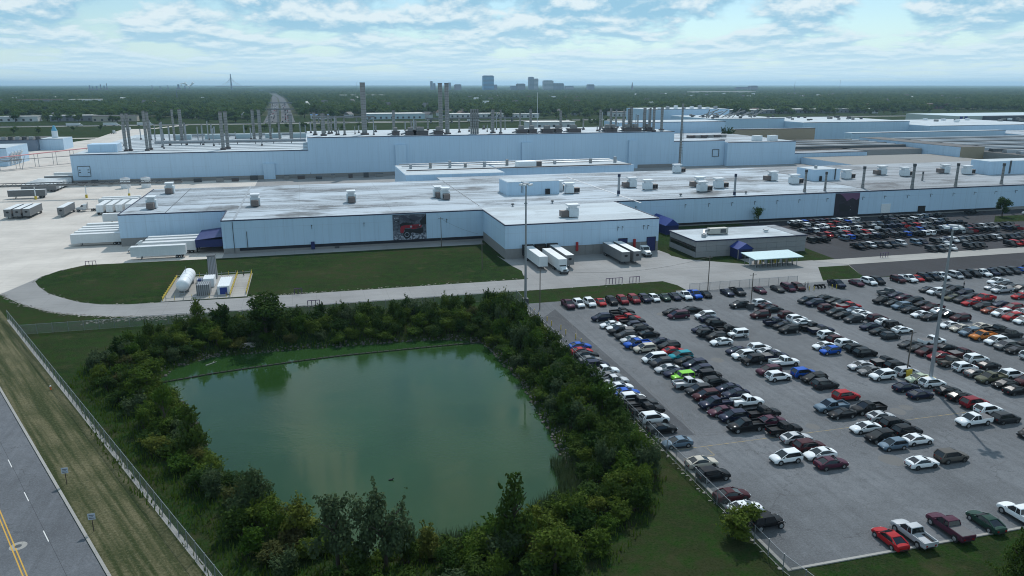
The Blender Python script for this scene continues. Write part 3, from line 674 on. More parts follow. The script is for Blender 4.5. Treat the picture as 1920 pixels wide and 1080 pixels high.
# ---------------------------------------------------------------- plant blocks to the right
def block(label, parts, name='factory_block', cat='factory'):
    x0, y0 = parts[0][0], parts[0][2]
    t = thing(name, label, cat, (x0, y0, 0))
    for (xa, xb, ya, yb, z, wm, rm) in parts:
        MB().box(xa, xb, ya, yb, 0, z).build('wall', wm, t); MB().box(xa + .2, xb - .2, ya + .25, yb - .2, z + .003, z + .1).build('roof', rm, t)
        MB().bar((xa, ya - .05, z), (xb, ya - .05, z), .3, .35).build('roof_trim', TRIM, t)
    return t
b1 = block('white block right of the tall plant with a lower wing', [(234.2, 272, 466, 560, 16.6, SIDING, ROOF), (272.1, 324, 462, 560, 15.4, SIDING, ROOF), (324.1, 384, 464, 480, 7, SIDING, ROOFD), (238, 330, 566, 600, 24, SIDING, ROOFC)])
for x in (300, 312): MB().box(x - 3, x + 3, 470, 474, 15.5, 19).build('air_house', WHITEM, b1)
for k in range(6): MB().box(258 + k * 5, 262 + k * 5, 490, 494, 16.7, 18.6).build('air_house', BASEW if k % 2 else BROWN, b1)
fr = MB().box(263, 268, 465.6, 465.9, 10.6, 10.9).box(263, 268, 465.6, 465.9, 6, 6.3).box(263, 263.3, 465.6, 465.9, 6.3, 10.6).box(267.7, 268, 465.6, 465.9, 6.3, 10.6); fr.build('panel_frame', DKGREY, b1)
b2 = block('tan windowless wall block behind the white factory blocks', [(335, 410, 560, 566, 17.8, TAN, ROOFD)])
b3 = block('far white factory block with tall pale walls and roof vents', [(369, 470, 800, 860, 26, SIDING, ROOFC), (392, 475, 700, 790, 19.5, SIDING, ROOFC), (475.1, 600, 668, 780, 16.5, SIDING, ROOFC)])
b4 = block('pale flat-roofed factory hall spread along the right horizon side', [(600, 760, 640, 760, 13, SIDING, ROOFC), (640, 900, 560, 630, 8, SIDING, ROOF), (470, 640, 590, 600, 11, SIDING, ROOFC)])
rr = random.Random(5)
for k in range(40):
    x = rr.uniform(396, 590); y = rr.uniform(705, 770); MB().box(x - 1.2, x + 1.2, y - 1, y + 1, 16.6 if x > 475 else 19.6, (17.9 if x > 475 else 21) + rr.random() * 1.2).build('roof_vent', DKGREY if k % 3 else BASEW, b3)
for k in range(14): MB().cyl((396 + k * 5, 712 + rr.random() * 40, 19.6), (396 + k * 5, 712, 24 + rr.random() * 5), .5, None, 6).build('vent_pipe', STACK, b3)
for k in range(8): MB().box(385 + k * 10, 388 + k * 10, 806, 810, 26.05, 28 + k % 3).build('roof_vent', GALV if k % 2 else WHITEM, b3)
for k in range(16): x = rr.uniform(610, 880); y = rr.uniform(645, 750); MB().box(x - 2, x + 2, y - 1.5, y + 1.5, 13.05, 15.2).build('roof_vent', BASEW if k % 2 else WHITEM, b4)
# saw-tooth roofed hall
saw = thing('sawtooth_hall', 'dark roofed hall with many long parallel roof monitors', 'factory', (400, 480, 0))
MB().box(384.2, 436, 470, 555, 0, 7.5).box(457, 760, 395, 555, 0, 7.5).box(325, 384, 480.5, 555, 0, 7).build('wall', BASEW, saw)
DR = roofmat('dark_roof', (.14, .135, .135), (.05, .05, .05), .7)
MB().box(384.5, 436, 470.5, 555, 7.52, 7.6).box(457.3, 760, 395.3, 555, 7.52, 7.6).box(325.3, 384, 481, 555, 7.02, 7.1).build('roof', DR, saw)
for k in range(7):
    y = 486 + k * 10
    MB().add([(326, y, 7.61), (436, y, 7.61), (436, y + 4, 7.61), (326, y + 4, 7.61), (326, y + .6, 9.4), (436, y + .6, 9.4), (436, y + 3.2, 9.4), (326, y + 3.2, 9.4)], [(0, 1, 5, 4), (1, 2, 6, 5), (2, 3, 7, 6), (3, 0, 4, 7), (4, 5, 6, 7)]).build('roof_monitor', GALV if k % 2 else DKGREY, saw)
for k in range(14):
    y = 400 + k * 11
    MB().add([(462, y, 7.61), (755, y, 7.61), (755, y + 4.5, 7.61), (462, y + 4.5, 7.61), (462, y + .6, 9.6), (755, y + .6, 9.6), (755, y + 3.6, 9.6), (462, y + 3.6, 9.6)], [(0, 1, 5, 4), (1, 2, 6, 5), (2, 3, 7, 6), (3, 0, 4, 7), (4, 5, 6, 7)]).build('roof_monitor', GALV if k % 3 else DKGREY, saw)
kb = thing('panel_block', 'tall pale blue panelled block with a tan end wall', 'building', (447, 437, 0))
MB().box(437.1, 457, 436.2, 539, 0, 10.95).build('core_wall', DKGREY, kb)
km = MB().box(0, .12, 0, 14.55, 0, 10.9).mesh('wall_panel')
for k in range(7): link('wall_panel', km, SIDING, kb, (437 - 447, 436.2 - 437 + k * 14.68, 0))
MB().box(436.95, 457.1, 435.95, 436.19, 0, 11).build('end_wall', TAN, kb); MB().box(437, 457, 436.2, 539, 10.96, 11.1).build('roof', DR, kb)
for k in range(30): MB().box(436.9, 436.99, 440 + k * 3.2, 440.5 + k * 3.2, 3.2, 3.6).build('wall_bracket', BASEW, kb)
lr = block('low tan flat roof in front of the panelled block', [(330, 437, 385, 463, 4.2, SIDING, plain('tan_roof', (.21, .205, .195), .8))], 'low_building', 'building')
wh = thing('dark_warehouse', 'dark blue-grey warehouse with two blue stripes at its pale end', 'warehouse', (880, 900, 0))
MB().box(915, 1350, 880, 980, 0, 10).build('wall', plain('slate_wall', (.07, .08, .10), .7), wh); MB().box(872, 914.9, 884, 980, 0, 10.5).build('end_wall', plain('pale_wall', (.45, .5, .47), .7), wh)
for x in (876, 884): MB().box(x, x + 5, 883.8, 883.99, .5, 10).build('stripe', BLUE, wh)
MB().box(872, 1350, 884.3, 980, 10.52, 10.6).build('roof', plain('pale_blue_roof', (.42, .52, .56), .7), wh)
for k in range(14): MB().box(940 + k * 12, 944 + k * 12, 879.8, 879.99, .5, 3.6).build('dock_door', RUBBER, wh)
for x0, l in ((-4, 'leftmost'),): pass

# ---------------------------------------------------------------- stacks and rooftop machines
STACKS = '-99.2 482 16 21 1.6;-97.6 485 16 20.9 1.6;-88.1 482 16 22.4 1.6;-87.7 490 16 21.6 1.5;-90.8 552 16 13.4 0.9;-83.3 550 16 21.2 1.4;-80 559 16 20.9 2.2;-77.2 554 16 12.5 1.2;-64.5 588 16 7.1 0.8;-64.1 605 16 7.3 0.8;-46.8 479 16 21.6 2;-44.8 486 16 21.6 2;-45.1 626 16 7.2 0.9;-33.9 558 16 20.3 2;-29.4 551 16 20.4 2.2;-23 555 16 20.6 1.6;-16.9 548 16 20.8 1.5;-9.2 546 16 17.3 2.4;-3.2 544 16 12.7 0.7;-22.9 594 16 6.1 0.8;0.3 627 16 6.5 0.8;5.8 486 23 13.6 1.8;10.6 479 23 13.1 2.4;14.2 494 23 11.9 1.3;16 499 23 7.5 1.1;32.8 500 23 5 0.7;3.5 508 23 7.3 0.9;35.2 483 23 30.9 3.2;53.8 489 23 14.3 1.8;64.1 515 23 6.2 0.8;69.6 514 23 7.9 0.8;83.1 487 23 30.6 2.6;85.1 475 23 30.6 2.6;114.7 478 23 14.5 2;118.3 472 23 14.6 1.2;141 483 23 14.5 1.6;161.4 483 23 13.3 1.6;188.6 482 23 13.8 1.5;197.6 486 23 14.6 1.6;201.1 485 23 13.9 1;203.6 478 23 13.8 1.2;206.6 477 23 14.1 1.3;208.3 477 23 15.5 1.9;212.7 476 23 10.3 0.9;216.5 474 23 14.8 2;219.6 474 23 14.4 0.9;220.6 474 23 14.8 1.2;220.4 468 23 15.6 1.7;230.4 477 23 14.9 1.9'
rows = [tuple(map(float, r.split())) for r in STACKS.split(';')]
rx = random.Random(14)
rows += [(rx.uniform(-112, -2), rx.uniform(490, 620), 16., rx.uniform(3, 15), rx.choice((.5, .7, .9))) for _ in range(22)]
rows += [(rx.uniform(12, 230), rx.uniform(476, 522), 23., rx.uniform(2.5, 12), rx.choice((.5, .7, 1.1, 1.3))) for _ in range(30)]
for zz, where in ((16, 'the lower tall-plant roof'), (23, 'the high tall-plant roof')):
    rr_ = sorted([r for r in rows if r[2] == zz], key=lambda r: r[0] / r[1])
    for i, (x, y, z, h, w) in enumerate(rr_):
        ht = 'very tall' if h > 25 else 'tall' if h > 17 else 'mid-height' if h > 9 else 'short'
        t = thing('exhaust_stack', '%s %s exhaust stack, %s from left on %s' % (ht, 'thick' if w >= 1.8 else 'thin', nth(i + 1), where), 'stack', (x, y, z + .1), 0, 'exhaust stacks')
        MB().cyl((0, 0, 0), (0, 0, h), w / 2, w / 2, 12).build('shaft', STACK if w > 1 else GALV, t, True, True)
        MB().box(-w * .75, w * .75, -w * .75, w * .75, 0, 1.0).build('base', BROWN, t, True)
        MB().cyl((0, 0, h - .25), (0, 0, h + .05), w / 2 + .1, None, 12).build('rim', DKGREY, t, True)
t = thing('stack_bundle', 'broad lattice bundle of exhaust pipes on the high roof', 'stack', (102, 474, 23.15))
for k in range(4): MB().cyl((-2 + k * 1.35, 0, 0), (-2 + k * 1.35, 0, 15), .62, None, 10).build('shaft', STACK, t, True)
for k in range(9): MB().bar((-2.9, -.75, .8 + k * 1.7), (3, -.75, .8 + k * 1.7), .12).build('brace', DKGREY, t, True)
t = thing('flag_mast', 'thin white mast standing above the tall plant wall', 'mast', (140.5, 466.5, 23.1)); MB().cyl((0, 0, 0), (0, 0, 25), .18, .1, 6).build('pole', WHITEM, t, True); MB().box(-.3, .3, -.3, .3, 0, .3).build('base', DKGREY, t, True)
t = thing('ladder_stack', 'tall ringed stack rising from behind the low roof to the right', 'stack', (216, 420, 0))
MB().cyl((0, 0, 0), (0, 0, 42), .75, .6, 12).build('shaft', STACK, t, True); lg = MB().bar((-1.2, -.6, 3), (-1.0, -.6, 30), .1).bar((1.2, -.6, 3), (1.0, -.6, 30), .1)
for k in range(16): lg.bar((-1.2, -.6, 3 + k * 1.7), (1.2, -.6, 3 + k * 1.7), .1)
lg.build('ladder_cage', DKGREY, t, True)
def duct_house(i, x, w):
    t = thing('duct_house', 'brown duct house on the high roof edge, %s from left' % nth(i + 1), 'ductwork', (x, 472, 23.18), 0, 'duct houses')
    MB().box(-w / 2, w / 2, -2, 4, 0, 2.2).build('housing', BROWN, t, True); MB().box(-w / 2 - .4, w / 2 + .4, -2.3, 4.3, 2.2, 2.6).build('cap', DKGREY, t, True)
    MB().box(-w / 4, w / 4, 0, 3, 2.6, 4.6).build('upper_duct', BASEW, t, True); MB().cyl((-w / 2, 1, 1.2), (-w / 2 - 3, 1, .5), .5, None, 8).build('elbow', GALV, t, True)
for i, (x, w) in enumerate(((53, 4), (62, 6), (68, 9), (79, 5), (132, 6), (139, 5), (149, 7), (156, 4), (167, 8), (190, 5), (194, 4), (204, 6), (210, 6), (219, 4))): duct_house(i, x, w)
# packaged rooftop units with hooded vent and dark intake
def hvac():
    t = thing('rooftop_unit', '', 'air handler', (0, 0, 0), 0, 'rooftop air handlers')
    MB().box(-1.6, 1.6, -1.7, 1.7, .3, 3.0).build('housing', plain('unit_white', (.58, .63, .66), .5), t, True)
    MB().box(-1.2, 1.2, -1.2, 1.2, 3.01, 3.7).build('neck', WHITEM, t, True)
    MB().loft([[(-1.9, -1.4, 3.7), (1.9, -1.4, 3.7), (1.9, 1.4, 3.7), (-1.9, 1.4, 3.7)], [(-2.1, -1.6, 4.3), (2.1, -1.6, 4.3), (2.1, 1.6, 4.3), (-2.1, 1.6, 4.3)]]).build('vent_hood', WHITEM, t, True)
    MB().box(-1.35, 1.35, -1.2, 1.2, -.05, .3).build('curb', DKGREY, t, True)
    b = MB().box(1.61, 4.2, -1.2, 1.2, .35, 2.3).build('intake_box', plain('intake_brown', (.16, .13, .12), .6), t, True)
    MB().box(1.9, 2.9, -1.24, -1.21, .7, 2).box(3.05, 4.0, -1.24, -1.21, .7, 2).build('grille', RUBBER, b, True)
    return t
U = hvac(); first = True
HV = [(-53.9, 291, -1.57, 'at the left front corner of the roof'), (-54, 331, -1.57, 'at the left back of the roof'), (-19, 288, -1.57, 'on the left part of the roof near the seam'), (14.9, 288, -1.57, 'alone on the middle of the left roof'), (48, 292, -1.57, 'rear one of a pair left of the penthouse'), (50, 287, -1.57, 'front one of a pair left of the penthouse'),
      (98.5, 297, 0, 'rear one of a pair right of the ladder penthouse'), (100.5, 289, 0, 'front one of a pair right of the ladder penthouse'), (83.3, 235.5, 3.14, 'alone on the dock roof'), (132.5, 300, 3.14, 'rear one of the pair right of the blue-topped pipe'), (135.5, 291, 0, 'front one of the pair right of the blue-topped pipe'),
      (154.5, 280, 0, 'front one of a trio in the roof middle'), (161, 294, 3.14, 'rear one of a trio in the roof middle'), (166.5, 288, 0, 'right one of a trio in the roof middle'), (203.5, 305, 3.14, 'rear one of a pair left of the square penthouse'), (205.5, 292, 0, 'front one of a pair left of the square penthouse'),
      (236, 312, 3.14, 'just right of the square penthouse, rear one'), (240, 302, 0, 'just right of the square penthouse, front one'), (268, 312, 3.14, 'rear one on the weathered roof right of the tall banded pipe'), (274, 304, 0, 'front one on the weathered roof right of the tall banded pipe'), (303, 310, 3.14, 'rear one near the long right penthouse'), (309, 303, 0, 'front one near the long right penthouse'), (176, 345, 0, 'at the back edge beside the ringed stack')]
for i, (x, y, rz, lab) in enumerate(HV):
    o = U if i == 0 else copy_tree(U)
    o.location = (x, y, ZR + .05); o.rotation_euler = (0, 0, rz); o['label'] = 'white air handler ' + lab
VP = [(119.4, 283, 9.5, 1.0, 'blue-capped'), (162.3, 268, 10, .9, 'blue-capped'), (194.1, 268, 11, 1.0, 'banded'), (204, 268.5, 9.5, .9, 'banded'), (225.4, 272.6, 11, 1.1, 'banded'), (244.4, 266, 12.5, 1.2, 'banded'), (267.1, 266.5, 12, 1.1, 'banded'), (268.8, 287, 5, .7, 'banded'), (293, 268, 11, 1.1, 'banded')]
for i, (x, y, h, w, k) in enumerate(VP):
    t = thing('roof_vent_pipe', '%s grey roof pipe, %s from left on the right wing roof' % (k, nth(i + 1)), 'pipe', (x, y, ZR + .05), 0, 'roof pipes')
    h *= .82
    MB().cyl((0, 0, 0), (0, 0, h), w * .5, w * .45, 12).build('shaft', GALV if k[0] == 'b' and i < 2 else STACK, t, True, True)
    MB().cyl((0, 0, 0), (0, 0, 1.3), w * .62, None, 12).build('base', TRIM if i < 2 else BASEW, t, True); MB().cyl((0, 0, h - 1), (0, 0, h + .1), w * .58, None, 12).build('cap', TRIM if i < 2 else DKGREY, t, True)
for i, (x, y) in enumerate(((70, 262), (75, 262.5), (86, 265.5), (140, 270), (168, 269))):
    t = thing('roof_vent', 'small dark mushroom vent, %s from left near the front roof edge' % nth(i + 1), 'vent', (x, y, ZR + .06), 0, 'small roof vents'); MB().cyl((0, 0, 0), (0, 0, .8), .3, None, 8).build('neck', GALV, t, True); MB().cyl((0, 0, .7), (0, 0, 1.1), .7, .4, 8).build('cap', DKGREY, t, True)

# ---------------------------------------------------------------- road vehicles
SPEC = {   # length, width, stations (x, width factor, bottom, top), glass base x0..x1, roof x0..x1, roof z, wheel x, wheel r
 's': dict(name='parked_sedan', noun='sedan', L=4.85, W=1.86, st=[(-2.42, .74, .42, .78), (-2.3, .94, .26, .98), (-1.5, 1, .22, 1.02), (0, 1, .2, .99), (1.0, 1, .21, .97), (1.85, .97, .22, .86), (2.28, .88, .26, .72), (2.42, .70, .36, .60)], gb=(-2.0, 1.38), rf=(-.95, .10), H=1.45, wx=(-1.42, 1.45), wr=.33),
 'h': dict(name='parked_hatchback', noun='hatchback', L=4.3, W=1.82, st=[(-2.15, .80, .40, .90), (-2.05, .95, .26, 1.02), (-1.2, 1, .22, 1.03), (0, 1, .2, 1.0), (.9, 1, .21, .98), (1.6, .97, .22, .88), (2.0, .88, .26, .74), (2.15, .70, .36, .62)], gb=(-2.1, 1.3), rf=(-1.5, .1), H=1.55, wx=(-1.28, 1.32), wr=.33),
 'u': dict(name='parked_suv', noun='SUV', L=4.8, W=1.94, st=[(-2.4, .82, .45, .98), (-2.3, .95, .32, 1.14), (-1.2, 1, .28, 1.14), (0, 1, .27, 1.12), (1.0, 1, .28, 1.11), (1.9, .98, .29, 1.0), (2.3, .9, .32, .84), (2.4, .76, .42, .70)], gb=(-2.36, 1.42), rf=(-1.85, .20), H=1.74, wx=(-1.42, 1.45), wr=.38),
 'v': dict(name='parked_minivan', noun='minivan', L=5.1, W=1.98, st=[(-2.55, .84, .42, .96), (-2.45, .96, .28, 1.08), (-1.2, 1, .24, 1.08), (0, 1, .22, 1.06), (1.3, 1, .23, 1.03), (2.0, .97, .24, .90), (2.42, .88, .28, .74), (2.55, .72, .38, .62)], gb=(-2.5, 1.9), rf=(-2.1, .6), H=1.78, wx=(-1.5, 1.6), wr=.35),
 'p': dict(name='pickup_truck', noun='pickup', L=5.85, W=2.02, st=[(-2.92, .95, .55, .92), (-2.85, .98, .45, .95), (-.75, 1, .40, .95), (-.70, 1, .38, 1.22), (1.2, 1, .38, 1.20), (2.3, .98, .40, 1.12), (2.78, .93, .42, .98), (2.92, .8, .5, .82)], gb=(-.72, 1.6), rf=(-.5, .55), H=1.90, wx=(-1.85, 1.85), wr=.41),
 'j': dict(name='off_road_vehicle', noun='boxy off-roader', L=4.5, W=1.86, st=[(-2.2, .90, .55, 1.12), (-2.12, .94, .48, 1.16), (0, .95, .46, 1.16), (.8, .93, .48, 1.16), (1.7, .82, .52, 1.10), (1.95, .78, .55, 1.06), (2.02, .74, .6, .95)], gb=(-2.12, .85), rf=(-2.05, .45), H=1.86, wx=(-1.4, 1.5), wr=.42)}
def ring(x, w, b, t): return [(x, -w * .90, b), (x, -w, b + .16), (x, -w, t - .20), (x, -w * .93, t - .06), (x, -w * .72, t), (x, -w * .3, t + .035), (x, w * .3, t + .035), (x, w * .72, t), (x, w * .93, t - .06), (x, w, t - .20), (x, w, b + .16), (x, w * .90, b)]
CM = {}
def car_meshes(k):
    S = SPEC[k]; w = S['W'] / 2; H = S['H']; (g0, g1), (r0, r1) = S['gb'], S['rf']
    tb = [s[3] for s in S['st']]; xs = [s[0] for s in S['st']]
    zt = lambda x: float(np.interp(x, xs, tb)) - .03
    b = MB().loft([ring(x, w * f, bo, t) for x, f, bo, t in S['st']])
    gw, rw = {'j': (w * .92, w * .86), 's': (w * .91, w * .73), 'h': (w * .91, w * .74)}.get(k, (w * .93, w * .79))
    zb0, zb1 = zt(max(g0, xs[1])), zt(g1)
    if k == 'p': zb0 = zt(-.69)
    # roof panel
    e = .05
    b.loft([[(r0 - e, -rw - .02, H - .09), (r1 + e, -rw - .02, H - .09), (r1 + e, rw + .02, H - .09), (r0 - e, rw + .02, H - .09)], [(r0, -rw * .97, H - .02), (r1, -rw * .97, H - .02), (r1, rw * .97, H - .02), (r0, rw * .97, H - .02)], [(r0 + .12, -rw * .8, H), (r1 - .15, -rw * .8, H), (r1 - .15, rw * .8, H), (r0 + .12, rw * .8, H)], [(r0 + .35, -rw * .4, H + .03), (r1 - .35, -rw * .4, H + .03), (r1 - .35, rw * .4, H + .03), (r0 + .35, rw * .4, H + .03)]])
    for s in (-1, 1):     # pillars
        b.bar((g1, s * gw, zb1), (r1, s * rw, H - .05), .07, .06); b.bar((g0, s * gw, zb0), (r0, s * rw, H - .05), .16 if k != 'p' else .1, .07)
        if k in 'uv': b.bar((g0 + .3, s * gw * 1.002, zb0), (r0 + .12, s * rw * 1.005, H - .05), .26, .05)
        if k in 'jp': mid = (r0 + r1) / 2 - .02; b.bar((mid, s * gw * 1.003, zt(mid)), (mid, s * rw * 1.01, H - .06), .08, .05)
        b.box(r1 + .52, r1 + .70, s * (w + .08) - .10, s * (w + .08) + .10, zt(r1) + .02, zt(r1) + .16)      # mirrors
    if k == 'p':          # open load bed: side walls and tailgate round a low floor
        for s in (-1, 1): b.box(-2.9, -.71, s * w * .95 - .05, s * w * .95 + .05, .93, 1.27)
        b.box(-2.92, -2.83, -w * .9, w * .9, .93, 1.27)
    d = {'body': b.mesh(k + '_body', smooth=True)}
    G = lambda *q: MB().add(q, [(0, 1, 2, 3)])
    i = .01
    d['windscreen'] = G((g1, -gw + .04, zb1), (g1, gw - .04, zb1), (r1, rw - .04, H - .09), (r1, -rw + .04, H - .09)).mesh('windscreen')
    d['rear_window'] = G((g0, gw - .04, zb0), (g0, -gw + .04, zb0), (r0, -rw + .04, H - .09), (r0, rw - .04, H - .09)).mesh('rear_window')
    sd = lambda s: G(*[(g0, s * gw, zb0), (g1, s * gw, zb1), (r1, s * rw, H - .09), (r0, s * rw, H - .09)][::s]).mesh('side_window')
    d['sideL'], d['sideR'] = sd(1), sd(-1)
    allg = MB()
    for q in ('windscreen', 'rear_window', 'sideL', 'sideR'):
        me = d[q]; allg.add([v.co for v in me.vertices], [tuple(p.vertices) for p in me.polygons])
    d['windows'] = allg.mesh('windows')
    wm = MB(); n = 14; r = S['wr']
    wm.cyl((0, -.11, 0), (0, .11, 0), r, None, n); k0 = len(wm.f); wm.cyl((0, .105, 0), (0, .125, 0), r * .66, r * .6, n); wm.cyl((0, -.125, 0), (0, -.105, 0), r * .6, r * .66, n)
    me = wm.mesh('wheel'); me.materials.append(TYRE); me.materials.append(RIM)
    for p in me.polygons: p.material_index = 1 if p.index >= k0 else 0
    d['wheel'] = me
    tm = MB()
    for sgn in (-1, 1):
        tm.box(S['wx'][0] - .1, S['wx'][1] + .1, sgn * w - .02, sgn * w + .012, S['st'][3][2] + .02, S['st'][3][2] + .17)
        for x in S['wx']: tm.cyl((x, sgn * w - .05, S['wr'] + .02), (x, sgn * w + .008, S['wr'] + .02), S['wr'] + .08, None, 14)
    tm.box(xs[-1] - .02, xs[-1] + .03, -w * .62, w * .62, S['st'][-1][2] - .02, S['st'][-1][2] + .12); tm.box(xs[0] - .03, xs[0] + .02, -w * .66, w * .66, S['st'][0][2] - .02, S['st'][0][2] + .12)
    d['trim'] = tm.mesh('lower_trim')
    fx = xs[-1] - .13; fz = tb[-1] + .0
    d['headlight'] = MB().box(fx - .08, fx + .10, -.16, .16, fz - .06, fz + .06).mesh('headlight')
    rx = xs[0]; d['tail_light'] = MB().box(rx - .015, rx + .09, -.12, .12, tb[0] - .20, tb[0] + .0).mesh('tail_light')
    bm = MB()
    if k == 'p':
        bm.box(-2.82, -.73, -w * .88, w * .88, .955, .97); d['bed_floor'] = bm.mesh('bed_floor')
        d['bed_cover'] = MB().box(-2.84, -.73, -w * .92, w * .92, 1.275, 1.31).mesh('bed_cover')
    if k == 'j':
        d['spare'] = me; fl = MB()
        for x in S['wx']:
            for s in (-1, 1): fl.loft([[(x - .55, s * w * .84, .8), (x - .55, s * w * 1.04, .8), (x - .55, s * w * 1.04, .88), (x - .55, s * w * .84, .88)], [(x - .25, s * w * .84, .95), (x - .25, s * w * 1.04, .95), (x - .25, s * w * 1.04, 1.02), (x - .25, s * w * .84, 1.02)], [(x + .3, s * w * .84, .95), (x + .3, s * w * 1.04, .95), (x + .3, s * w * 1.04, 1.02), (x + .3, s * w * .84, 1.02)], [(x + .6, s * w * .84, .75), (x + .6, s * w * 1.04, .75), (x + .6, s * w * 1.04, .83), (x + .6, s * w * .84, .83)]])
        d['fenders'] = fl.mesh('fenders')
    return d
for k in SPEC: CM[k] = car_meshes(k)
def omat(o, m):
    if not o.data.materials: o.data.materials.append(None)
    o.material_slots[0].link = 'OBJECT'; o.material_slots[0].material = m
COVER = plain('bed_cover_vinyl', (.10, .10, .105), .7)
def make_car(k, cname, x, y, ang, label, level, group, rnd):
    S = SPEC[k]; d = CM[k]; w = S['W'] / 2
    t = thing(S['name'], label, {'s': 'car', 'h': 'car', 'u': 'SUV', 'v': 'minivan', 'p': 'pickup', 'j': 'off-roader'}[k], (x, y, .014), ang, group)
    sc = .97 + rnd.random() * .06; t.scale = (sc, 1, sc)
    o = link('body', d['body'], None, t); omat(o, paint(cname))
    if level == 0:
        link('windows', d['windows'], GLASS, t); return t
    if level == 2:
        for q, nm in (('windscreen', 'windscreen'), ('rear_window', 'rear_window'), ('sideL', 'side_window'), ('sideR', 'side_window')): link(nm, d[q], GLASS, t)
        xs = S['st']
        for s in (-1, 1):
            link('headlight', d['headlight'], HLAMP, t, (0, s * w * .58, 0)); link('tail_light', d['tail_light'], TLAMP, t, (0, s * w * .60, 0))
    else: link('windows', d['windows'], GLASS, t)
    for wx in S['wx']:
        for s in (-1, 1): link('wheel', d['wheel'], None, t, (wx, s * (w - .075), S['wr']))
    if k != 'j': link('lower_trim', d['trim'], TYRE, t)
    if k == 'p':
        r = rnd.random()
        if r < .35: link('bed_cover', d['bed_cover'], COVER, t)
        else: link('bed_floor', d['bed_floor'], RUBBER, t)
    if k == 'j':
        link('fenders', d['fenders'], RUBBER, t); sp = link('spare_wheel', d['spare'], None, t, (-2.32, 0, .95), R(90))
    return t
